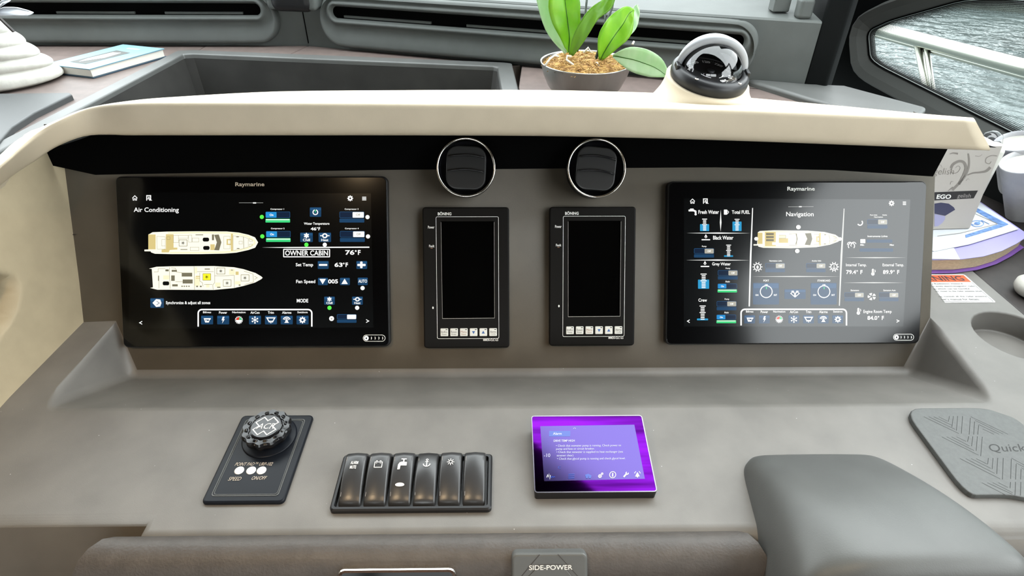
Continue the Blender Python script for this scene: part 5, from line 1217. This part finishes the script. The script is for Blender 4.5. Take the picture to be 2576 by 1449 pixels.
# dark rear shield inside and grey visor outside: part of a sphere behind the dome
def shell(r, rz, a0, a1, t0, t1, hb, n=30, m_=12, lean=0.0):
    rows = []
    for j in range(m_ + 1):
        t = t0 + (t1 - t0) * j / m_; row_ = []
        for i in range(n + 1):
            a = a0 + (a1 - a0) * i / n
            row_.append(cc + AX * (r * math.cos(t) * math.cos(a)) + AY * (r * math.cos(t) * math.sin(a)) + axis * (hb + rz * math.sin(t)))
        rows.append(row_)
    return rows
rd = math.radians
MB().loft(shell(.0452, .0405, rd(-8), rd(188), rd(0), rd(80), .0085), closed=False).build('rear_shield', MAT['matte_black'], e, smooth=True, fix=False)
rows = []                                                        # visor: hoop standing behind the dome
for R1, y_, hh in ((.030, .046, .62), (.046, .038, .90), (.0555, .022, 1.0), (.0575, .010, 1.03), (.0560, .003, 1.02), (.0500, .002, .98), (.0478, .004, .96)):
    rows.append([cc + AX * (R1 * math.cos(a)) + AY * (y_ * (.25 + .75 * math.sin(a)) ) + axis * (.010 + R1 * .86 * hh * math.sin(a)) for a in [math.pi * i / 40 for i in range(41)]])
MB().loft(rows, closed=False).build('visor', MAT['visor_grey'], e, smooth=True, fix=False)
for a in (-128, -52, -180):
    p_ = cc + AX * (.0535 * math.cos(rd(a))) + AY * (.0535 * math.sin(rd(a))) + axis * .0135
    mb = MB(); lathe(mb, p_, [(.0032, 0), (.0030, .0012), (.0015, .0016)], 12, **K); mb.build('screw', MAT['chrome'], e, smooth=True)
for sx in (-1, 1):
    MB().box(cc + AX * (sx * .055) + axis * .013 - AY * .004, (.006, .016, .009), Matrix((AX, AY, axis)).transposed()).build('visor_hinge', MAT['black_plastic'], e, bevel=.0015)

# ------------------------------------------------------------------ orchid in a steel bowl
rim_c = onz(1474, 156, .300); RB = .0905
e = empty('orchid_bowl', (rim_c.x, rim_c.y, DZ), 'brushed steel bowl holding an orchid plant in brown moss', 'plant pot')
prof = [(.030, .0), (.045, .002), (.060, .012), (.074, .030), (.084, .052), (RB, .075), (RB + .0008, .0765), (RB - .0012, .0770), (RB - .003, .0745), (.080, .05)]
mb = MB(); lathe(mb, (rim_c.x, rim_c.y, DZ), prof, 64, cap1=False); mb.build('bowl', MAT['steel'], e, smooth=True)
import mathutils.noise as mn
mb = MB(); rows = []
for j in range(13):
    r_ = (RB - .004) * j / 12; rows.append([(rim_c.x + r_ * math.cos(a), rim_c.y + r_ * math.sin(a), DZ + .069 + .016 * (1 - (j / 12) ** 2) + .004 * mn.noise(Vector((r_ * math.cos(a) * 60, r_ * math.sin(a) * 60, 3)))) for a in [2 * math.pi * k / 40 for k in range(40)]])
mb.loft(rows, True); mb.build('moss', MAT['moss'], e, smooth=True)
mb = MB()
for k in range(1500):
    r_ = (RB - .005) * math.sqrt(random.random()); a = random.random() * 6.283; x, y = r_ * math.cos(a), r_ * math.sin(a)
    z = .069 + .016 * (1 - (r_ / (RB - .004)) ** 2) + random.uniform(-.001, .003); b_ = random.random() * 6.283; P = []; p = Vector((rim_c.x + x, rim_c.y + y, DZ + z)); L_ = random.uniform(.003, .006); cv = random.uniform(-1.6, 1.6)
    for j in range(4): P.append(p.copy()); p = p + Vector((math.cos(b_), math.sin(b_), random.uniform(-.35, .35))) * L_ * .6; b_ += cv * .5
    mb.tube(P, random.uniform(.0005, .0009), 3, False)
o = mb.build('moss_strands', MAT['moss_strand'], e, fix=False); o['kind'] = 'stuff'
YB = rim_c.y
def leaf(pts, wl, wr, mt, dys, fold=.25, vein=True, n=18, thick=.0016):
    """pts: midrib in picture positions, widths in pixels to both sides, dys: distance from the bowl's centre plane"""
    def samp(L, t):
        f = t * (len(L) - 1); i = min(int(f), len(L) - 2); k = f - i
        p0, p1, p2, p3 = [L[max(0, min(len(L) - 1, i + d))] for d in (-1, 0, 1, 2)]
        g = lambda a, b, c, d: .5 * (2 * b + (c - a) * k + (2 * a - 5 * b + 4 * c - d) * k * k + (3 * b - a - 3 * c + d) * k ** 3)
        return tuple(g(*q) for q in zip(p0, p1, p2, p3)) if isinstance(p0, tuple) else g(p0, p1, p2, p3)
    rows = []; mid = []
    for j in range(n + 1):
        t = j / n; x, y = samp(pts, t); x2, y2 = samp(pts, min(1, t + .02)); x1, y1 = samp(pts, max(0, t - .02)); d = Vector((x2 - x1, y2 - y1)).normalized(); nn = Vector((-d.y, d.x))
        dy = samp(dys, t); a, b = max(.3, samp(wl, t)), max(.3, samp(wr, t)); row_ = []
        for s_ in (-1, -.75, -.45, -.15, 0, .15, .45, .75, 1):
            w_ = a * -s_ if s_ < 0 else -b * s_
            q = onY(x - nn.x * (a * -s_ if s_ < 0 else -b * s_), y - nn.y * (a * -s_ if s_ < 0 else -b * s_), YB + dy)
            px_m = 1.2 / FPX; fd = fold * abs(w_) * px_m * (1 if abs(s_) < .8 else .92)
            row_.append(q + Vector((0, -fd, 0)) + Vector((0, .0015 * math.sin(t * 19 + s_ * 3), 0)))
        rows.append(row_); mid.append(row_[4])
    lf = MB().loft(rows, closed=False).build('leaf', MAT[mt], e, smooth=True, solid=thick, fix=False)
    if vein: MB().tube([q + Vector((0, -.0012, 0)) for q in mid[:-1]], [.0011 * (1 - .7 * k / n) for k in range(n)], 6).build('midrib', MAT['leaf_vein'], lf, smooth=True)
    return lf
leaf([(1424, 133), (1390, 75), (1372, 0), (1366, -60), (1370, -110)], [4, 16, 22, 22, 2], [3, 14, 22, 22, 2], 'leaf_pale', [-.005, .012, .02, .02, .02], .1, False)
leaf([(1430, 132), (1432, 92), (1426, 40), (1420, -10), (1412, -95)], [4, 24, 41, 40, 2], [4, 26, 33, 34, 2], 'leaf', [0, 0, .002, .008, .02], .30)
leaf([(1436, 138), (1462, 90), (1490, 40), (1524, 10), (1552, -25)], [6, 19, 17, 15, 2], [6, 14, 16, 17, 2], 'leaf_dark', [-.03, -.035, -.03, -.02, -.01], .15, False)
leaf([(1510, 150), (1535, 105), (1562, 68), (1582, 35), (1594, 25)], [5, 36, 42, 28, 3], [5, 24, 29, 14, 3], 'leaf', [-.02, -.02, -.01, .0, .008], .35)
leaf([(1555, 110), (1588, 75), (1600, 38), (1603, 12)], [4, 16, 20, 3], [3, 8, 9, 2], 'leaf_pale', [.0, .02, .03, .035], .1, False)
leaf([(1542, 140), (1585, 148), (1640, 166), (1678, 190)], [4, 33, 32, 8], [4, 27, 28, 6], 'leaf_pale', [-.045, -.06, -.07, -.075], .22)
for P in ([(1478, -20), (1475, 10), (1472, 40), (1466, 75), (1452, 130)], [(1546, -20), (1540, 20), (1530, 45), (1520, 75), (1500, 150)], [(1522, 22), (1523, 55), (1515, 95), (1498, 148)]):
    MB().tube([onY(x, y, YB + .03 - .05 * k / 4) for k, (x, y) in enumerate(P)], .0022, 7).build('stem', MAT['stem_dark'], e, smooth=True)
for P in ([(1371, 165), (1384, 147), (1395, 140), (1406, 142)], [(1438, 142), (1427, 141), (1425, 150), (1442, 163), (1452, 174), (1462, 172), (1468, 178)], [(1462, 193), (1473, 190), (1485, 175), (1508, 167), (1502, 158), (1499, 158)], [(1468, 133), (1480, 120), (1485, 130), (1492, 134)], [(1591, 112), (1595, 104)]):
    MB().tube([onp(x, y, Vector((rim_c.x, rim_c.y - .035 if y > 138 else rim_c.y + .02, DZ + .087)), Vector((0, -.75, .66))) for x, y in P], [.0022 - .0006 * k / len(P) for k in range(len(P))], 7).build('root', MAT['root'], e, smooth=True)

# ------------------------------------------------------------------ port side of the dashboard: book and white sculpture
cz = DZ + .021
C4 = [onz(*q, cz) for q in ((113, 161), (224, 174), (413, 122), (281, 112))]
C4[3] = C4[0] + C4[2] - C4[1]
ctr = sum(C4, Vector()) / 4; e = empty('book', (ctr.x, ctr.y, DZ), 'pale blue hardback book with a photo on its cover on the leather dashboard', 'book')
def quad_prism(name, Q, z0, z1, mt, parent, bev=None):
    return MB().loft([[Vector((q.x, q.y, z0)) for q in Q], [Vector((q.x, q.y, z1)) for q in Q]], True, True, True).build(name, MAT[mt], parent, bevel=bev, bseg=1)
ins = [ctr + (q - ctr) * .965 for q in C4]
quad_prism('back_cover', [q + (C4[1] - C4[0]) * .02 for q in C4], DZ + .0005, DZ + .003, 'book_edge', e); quad_prism('page_block', ins, DZ + .0032, cz - .0022, 'paper', e); quad_prism('front_cover', C4, cz - .0022, cz, 'book_blue', e)
BFx = (C4[2] - C4[1]); BFy = (C4[0] - C4[1])
def bq(a, b, h=.0003): q = C4[1] + BFx * a + BFy * b; return Vector((q.x, q.y, cz + h))
MB().add([bq(.14, .34), bq(.70, .30), bq(.74, .70), bq(.16, .74)], [(0, 1, 2, 3)]).build('cover_photo', MAT['frame_grey'], e, fix=False)
MB().add([bq(.20, .60, .0005), bq(.42, .42, .0005), bq(.66, .45, .0005), bq(.64, .62, .0005), bq(.34, .66, .0005)], [(0, 1, 2, 3, 4)]).build('photo_highlight', MAT['hull_white'], e, fix=False)
for a, b, l, w_ in ((.07, .45, .035, .42), (.84, .36, .035, .28)):
    MB().add([bq(a, b), bq(a + l, b), bq(a + l, b + w_), bq(a, b + w_)], [(0, 1, 2, 3)]).build('title_line', MAT['paper_white'], e, fix=False)

sc = onz(-8, 205, DZ); sc.z = DZ
e = empty('ceramic_sculpture', sc, 'white rippled ceramic sculpture with pale leaves on the leather dashboard', 'sculpture')
k_ = 1.32 / FPX; hs = .168
prof = []
N_ = 120
for j in range(N_ + 1):
    t = j / N_; base = 128 * (1 - t) ** .78 + 24
    if t > .94: base *= max(.15, 1 - ((t - .94) / .06) ** 2 * .85)
    rip = 1 + .085 * abs(math.sin(t * math.pi * 6.5)) ** .7 - .05
    if t < .03: rip *= .88 + 4 * t
    prof.append((base * k_ * rip, hs * t))
def wb(a, z): return 1 + .05 * mn.noise(Vector((math.cos(a) * 1.6, math.sin(a) * 1.6, z * 18))) + .03 * math.sin(2 * a + z * 30)
rings = []
for r_, z in prof:
    rings.append([sc + Vector((r_ * wb(a, z) * math.cos(a), r_ * .8 * wb(a, z) * math.sin(a), z + .010 * math.sin(a * 1.0 + 2.2 + z * 14) * (1 - z / hs) * min(1, z / .02))) for a in [2 * math.pi * q / 64 for q in range(64)]])
MB().loft(rings, True, True, True).build('rippled_body', MAT['white_ceramic'], e, smooth=True)
YS = sc.y
def blade(P, w_, name, mt):
    rows = []
    for j in range(13):
        t = j / 12; f = t * (len(P) - 1); i = min(int(f), len(P) - 2); q = Vector(P[i]).lerp(Vector(P[i + 1]), f - i); ww = w_ * math.sin(math.pi * min(.98, t * .9 + .08)) ** .7
        c_ = onY(q.x, q.y, YS); rows.append([c_ + Vector((0, -.008 * s_ * s_, s_ * ww * k_)) + Vector((0, .01 * s_, 0)) for s_ in (-1, -.5, 0, .5, 1)])
    MB().loft(rows, closed=False).build(name, MAT[mt], e, smooth=True, solid=.0025, fix=False)
blade([(-14, 34), (10, 27), (45, 27), (82, 33)], 7, 'leaf', 'paper_white'); blade([(-30, 40), (-5, 20), (8, 8), (24, 2)], 7, 'leaf', 'paper_white')
MB().box(onY(6, 52, YS - .035), (.004, .006, .05), Matrix.Rotation(-.55, 3, 'Y')).build('carved_slit', MAT['dark_brown'], e, bevel=.001)

# ------------------------------------------------------------------ starboard deck: stickers, folder, box, cups
def sticker(name, X0, X1, Y0, Y1, label):
    e = empty(name, ((X0 + X1) / 2, (Y0 + Y1) / 2, 0), label, 'sticker'); MB().prism(CON, rrect(X0, Y0, X1, Y1, .004, 4), .0003, .0008).build('sticker_sheet', MAT['sticker_white'], e)
    return e
e = sticker('warning_sticker', .728, .8615, .8115, .8995, 'white warning sticker with red heading on the grey side deck')
ui = UI(CON, .0009, px=False); ui.rect(.7315, .874, .858, .896, 'sticker_red', 0, 1, part='red_heading'); ui.text('WARNING', .7400, .893, .8500, .8775, 'ink', 3, .02, .0, part='heading_lettering')
for k, (t, xe) in enumerate((('Radio Frequency Radiation Hazard', .838), ('This radar antenna emits electromagnetic radio', .856), ('frequency energy which can be harmful.', .842), ('Do not look directly, closer to the radar antenna when', .858), ('it is operating.', .772), ('Before servicing, consult all the radar antenna', .856), ('and read owner\'s manual for details.', .838))):
    yy = .8705 - k * .0078; ui.text(t, .733, yy, xe, yy - .0054, 'ink', 1, .005, part='small_print')
ui.path([(.7315, .8145), (.858, .8145), (.858, .873)], .0006, 'ink', 1, part='printed_line'); ui.build(e)
e = sticker('notice_sticker', .720, .8120, .905, .945, 'smaller white notice sticker behind the warning sticker')
ui = UI(CON, .0009, px=False); ui.path(rrect(.723, .908, .809, .942, .002), .0008, 'ink', 1, True, part='printed_line'); ui.text('NOTICE', .775, .930, .803, .922, 'print_blue', 1, .0, part='small_print'); ui.build(e)

zt = .034
Rr, Ff, NLf = onz(2592, 588, zt), onz(2442, 486, zt), onz(2290, 648, zt)
Bk = NLf + Ff - Rr; Q = [NLf, Rr, Ff, Bk]; ctr = sum(Q, Vector()) / 4
e = empty('purple_folder', (ctr.x, ctr.y, 0), 'thick purple bound folder topped with loose blue and white papers', 'folder')
def sag(Q, z0, z1, name, mt, grow=1.0, bow=.0):
    cc_ = sum(Q, Vector()) / 4; rows = []
    for zz in (z0, z1):
        ring = []
        for i in range(4):
            a, b = Q[i], Q[(i + 1) % 4]
            for k in range(6):
                q = a.lerp(b, k / 6); q = cc_ + (q - cc_) * grow; o_ = math.sin(math.pi * k / 6) * bow if i == 0 else 0
                d = (Q[0] - Q[3]).normalized(); ring.append(Vector((q.x + d.x * o_, q.y + d.y * o_, zz)))
        rows.append(ring)
    return MB().loft(rows, True, True, True).build(name, MAT[mt], e, bevel=.0008, bseg=1)
sag(Q, .001, .0035, 'back_cover', 'purple', 1.02, .035); sag(Q, .0036, zt - .005, 'page_block', 'paper_tan', .95, .034); sag(Q, zt - .005, zt - .003, 'front_cover', 'paper_lilac', 1.0, .034)
def sheet(pxq, h, mt, name='loose_sheet'):
    P = [onz(*q, zt + h) for q in pxq]; return MB().loft([[Vector((q.x, q.y, zt + h - .0008)) for q in P], [Vector((q.x, q.y, zt + h)) for q in P]], True, True, True).build(name, MAT[mt], e)
sheet([(2300, 612), (2300, 520), (2440, 492), (2562, 576), (2440, 614), (2350, 632)], .0000, 'paper_white'); sheet([(2300, 650), (2300, 620), (2400, 624), (2415, 652)], -.0015, 'paper_white')
ui = UI(Frame((0, 0, zt + .0003), (1, 0, 0), (0, 1, 0)), 0, lambda x, y: (2340 + x / 5.572, 340 + y / 5.572))
ui.poly([(540, 960), (1100, 1250), (1000, 1280), (520, 1000)], 'paper_blue', 1, 'printed_band'); ui.poly([(1100, 1250), (1000, 1290), (500, 1440), (490, 1400), (920, 1260)], 'paper_blue', 2, 'printed_band')
ui.path([(100, 1415), (420, 1375), (760, 1290), (940, 1245)], 7, 'carton_print', 2, part='printed_line'); ui.path([(480, 1035), (940, 1240)], 6, 'carton_print', 2, part='printed_line'); ui.ring(660, 1240, 90, 9, 'paper_blue', 3, part='crest', ry=42)
with ui('crest'): ui.disc(660, 1238, 45, 'paper_blue', 3, 22); ui.path([(540, 1215), (600, 1260), (720, 1195), (830, 1250)], 7, 'paper_blue', 4)
ui.build(e)

# carton standing on the folder
b0 = onz(2440, 575, zt + .001); BX = Frame((b0.x, b0.y, zt + .001), (1, .05, 0), (0, 0, 1)); BX.n = BX.x.cross(BX.y)
tp = onp(2523, 367, BX.o, BX.n) - BX.o; hb = tp.dot(BX.y); wl = .30
e = empty('product_carton', BX.p(-wl / 2, 0, -.05), 'cream product carton with grey swirls and black band behind the hood', 'box')
lean = tp.dot(BX.x)
mb = MB(); ring = lambda h: [BX.p(-wl, 0, h), BX.p(0, 0, h), BX.p(lean, hb, h), BX.p(-wl, hb, h)]
mb.loft([ring(0), ring(-.09)], True, True, True); mb.build('carton_body', MAT['carton'], e, bevel=.001, bseg=1)
ui = UI(BX, .0002, lambda x, y: (2340 + x / 5.572, 340 + y / 5.572)); G = 'carton_print'
ui.poly([(60, 800), (670, 775), (610, 885), (60, 915)], 'carton_black', 1, 'black_band'); ui.text('LEGO'[1:], 84, 830, 292, 893, 'print_white', 2, .03, .2, part='lettering'); ui.text('gelish', 375, 820, 568, 893, 'print_grey', 2, .0, .25, part='lettering'); ui.text('gelish', 40, 462, 335, 580, G, 2, -.01, .25, part='lettering')
def swirl(P, w0, w1):
    n = len(P) - 1; L_ = []; R_ = []
    Pv = [Vector(p) for p in P]; Q_ = []
    for i in range(n):
        for k in range(5):
            t = k / 5; p0, p1, p2, p3 = Pv[max(0, i - 1)], Pv[i], Pv[i + 1], Pv[min(n, i + 2)]
            Q_.append(.5 * (2 * p1 + (p2 - p0) * t + (2 * p0 - 5 * p1 + 4 * p2 - p3) * t * t + (3 * p1 - p0 - 3 * p2 + p3) * t ** 3))
    for i, q in enumerate(Q_):
        d = (Q_[min(i + 1, len(Q_) - 1)] - Q_[max(0, i - 1)]).normalized(); w_ = (w0 + (w1 - w0) * i / len(Q_)) / 2; L_.append(q + Vector((-d.y, d.x)) * w_); R_.append(q - Vector((-d.y, d.x)) * w_)
    m_ = len(Q_); vs2 = [BX.p(*ui.q(*p), .0004) for p in L_ + R_]; ui.put('swirl', G, vs2, [(i, i + 1, m_ + i + 1, m_ + i) for i in range(m_ - 1)])
swirl([(310, 770), (400, 680), (490, 570), (540, 450), (545, 330), (530, 245)], 34, 20); swirl([(400, 690), (470, 560), (500, 450), (470, 380), (400, 365), (320, 410), (290, 470)], 40, 34); swirl([(290, 470), (310, 530), (380, 520), (420, 460), (390, 430), (350, 460)], 10, 5)
swirl([(520, 560), (600, 530), (700, 520), (790, 500), (850, 440)], 14, 40); swirl([(630, 290), (690, 295), (735, 265)], 6, 4); swirl([(935, 290), (860, 285), (790, 320), (780, 380), (830, 400), (858, 360)], 9, 7); swirl([(270, 265), (320, 250), (400, 262)], 6, 30); swirl([(250, 780), (330, 720)], 6, 20); swirl([(280, 690), (295, 650), (330, 655)], 8, 4); swirl([(500, 640), (530, 610), (550, 630)], 6, 4); swirl([(100, 410), (150, 420), (165, 460)], 6, 3)
ui.poly([(60, 960), (150, 945), (260, 960), (330, 1010), (350, 1045), (210, 1130), (60, 1100)], 'navy', 1, 'printed_picture'); ui.poly([(60, 1105), (210, 1135), (205, 1180), (170, 1230), (110, 1275), (60, 1280)], 'lavender', 2, 'printed_picture')
ui.build(e)

# paper cups at the starboard edge
def cup(c_, ax, r, H_, label):
    ax = ax.normalized(); X_ = Vector((ax.z, 0, -ax.x)).normalized(); Y_ = ax.cross(X_); b_ = c_ - ax * H_
    e = empty('paper_cup', b_, label, 'cup', 'white cups on the side shelf')
    mb = MB(); pr = [(r * .60, .0005), (r * .62, .004), (r * .97, H_ - .006), (r * 1.0, H_ - .002), (r * .985, H_), (r * .955, H_ - .001), (r * .92, H_ - .006), (r * .62, .008)]
    lathe(mb, b_, pr, 40, X_, Y_, ax, wob=lambda a, z: 1 + .018 * math.sin(3 * a + c_.x * 40)); mb.build('cup_wall', MAT['birch'], e, smooth=True)
    mb = MB(); lathe(mb, b_, [(r * .90, H_ - .012), (r * .90, H_ - .010)], 32, X_, Y_, ax); mb.build('wax_fill', MAT['white_ceramic'], e)
AXC = Vector((-.40, 0, .90)).normalized(); ca = onz(2582, 405, .135); p0_ = ca - AXC * .147
def on_slope(c_): return AXC.dot(c_ - p0_)
wz = lambda x: p0_.z + .40 / .90 * (x - p0_.x)                     # sloped ledge at the foot of the side wall carries the cups
lx0, lx1 = p0_.x - .045, p0_.x + .075
mb = MB().loft([[(lx0, y, max(-.0015, wz(lx0))), (lx1 + (1.08 - y) * .16, y, wz(lx1 + (1.08 - y) * .16)), (lx1 + (1.08 - y) * .16, y, -.03), (lx0, y, -.03)] for y in (.80, 1.05, 1.30)], True, True, True)
o = mb.build('side_ledge', MAT['dark_brown'], origin=(p0_.x, p0_.y, 0)); tag(o, 'dark sloped ledge along the foot of the side wall under the cups', 'ledge')
for c_, r_, lb in ((ca, .044, 'pale white cup leaning nearest the carton on the side ledge'), (onz(2594, 374, .150) + Vector((.004, .045, 0)), .040, 'pale white cup half hidden behind another cup on the side ledge'), (onz(2650, 446, .120) + Vector((0, -.012, 0)), .034, 'shorter pale cup at the near end of the cups on the side ledge')):
    cup(c_, AXC, r_, on_slope(c_) - .0006, lb)
c_ = onz(2600, 724, .012); e = empty('white_dish', (c_.x, c_.y, -.002), 'white rounded dish lying on the dark leather shelf', 'dish')
mb = MB(); lathe(mb, (c_.x, c_.y, -.002), [(.018, .0005), (.026, .004), (.031, .013), (.030, .022), (.022, .030), (.008, .033)], 36, wob=lambda a, z: 1 + .06 * math.sin(2 * a)); mb.build('dish_body', MAT['white_ceramic'], e, smooth=True)
# clear bottle with black clip and a white bottle behind the end of the hood
j_ = onY(2494, 352, 1.17); hj = j_.z + .020; e = empty('clear_bottle', (j_.x, j_.y, -.002), 'tall clear bottle with black clip behind the hood end', 'bottle')
mb = MB(); lathe(mb, (j_.x, j_.y, -.002), [(.018, 0), (.021, .006), (.021, hj - .020), (.016, hj - .006), (.006, hj)], 28); mb.build('bottle_body', MAT['dome_glass'], e, smooth=True)
MB().box(j_ + Vector((-.006, -.0235, .0)), (.014, .006, .012)).build('clip', MAT['black'], e, bevel=.002)
j_ = onY(2503, 371, 1.125); hj = j_.z + .012; e = empty('white_bottle', (j_.x, j_.y, -.002), 'white round-topped bottle behind the carton', 'bottle')
mb = MB(); lathe(mb, (j_.x, j_.y, -.002), [(.016, 0), (.019, .006), (.019, hj - .016), (.016, hj - .005), (.006, hj)], 28); mb.build('bottle_body', MAT['white_ceramic'], e, smooth=True)

# ------------------------------------------------------------------ warm recessed ceiling lamps over the helm seat
for x, y, where in ((-.55, -.15, 'over the port end of the helm console'), (.25, -.25, 'over the throttle pedestal'), (-.15, -1.1, 'further aft behind the helm seat')):
    e = empty('ceiling_lamp', (x, y, 1.118), 'small round recessed ceiling lamp ' + where, 'lamp', 'recessed lamps in the cabin ceiling')
    mb = MB(); lathe(mb, (x, y, 1.105), [(.030, .014), (.036, .010), (.036, .004), (.030, .0)], 24, cap0=False, cap1=False); mb.build('lamp_ring', MAT['chrome'], e, smooth=True)
    mb = MB(); lathe(mb, (x, y, 1.109), [(.029, 0), (.029, .002)], 24); mb.build('lamp_lens', MAT['pearl'], e)
    ld = bpy.data.lights.new('lamp_light', 'SPOT'); ld.energy = 30 if x < 0 else 16; ld.color = (1.0, .72, .42); ld.spot_size = math.radians(110); ld.spot_blend = .6; ld.shadow_soft_size = .028
    lo = bpy.data.objects.new('lamp_light', ld); COL.objects.link(lo); lo.parent = e; lo.location = (0, 0, -.016)
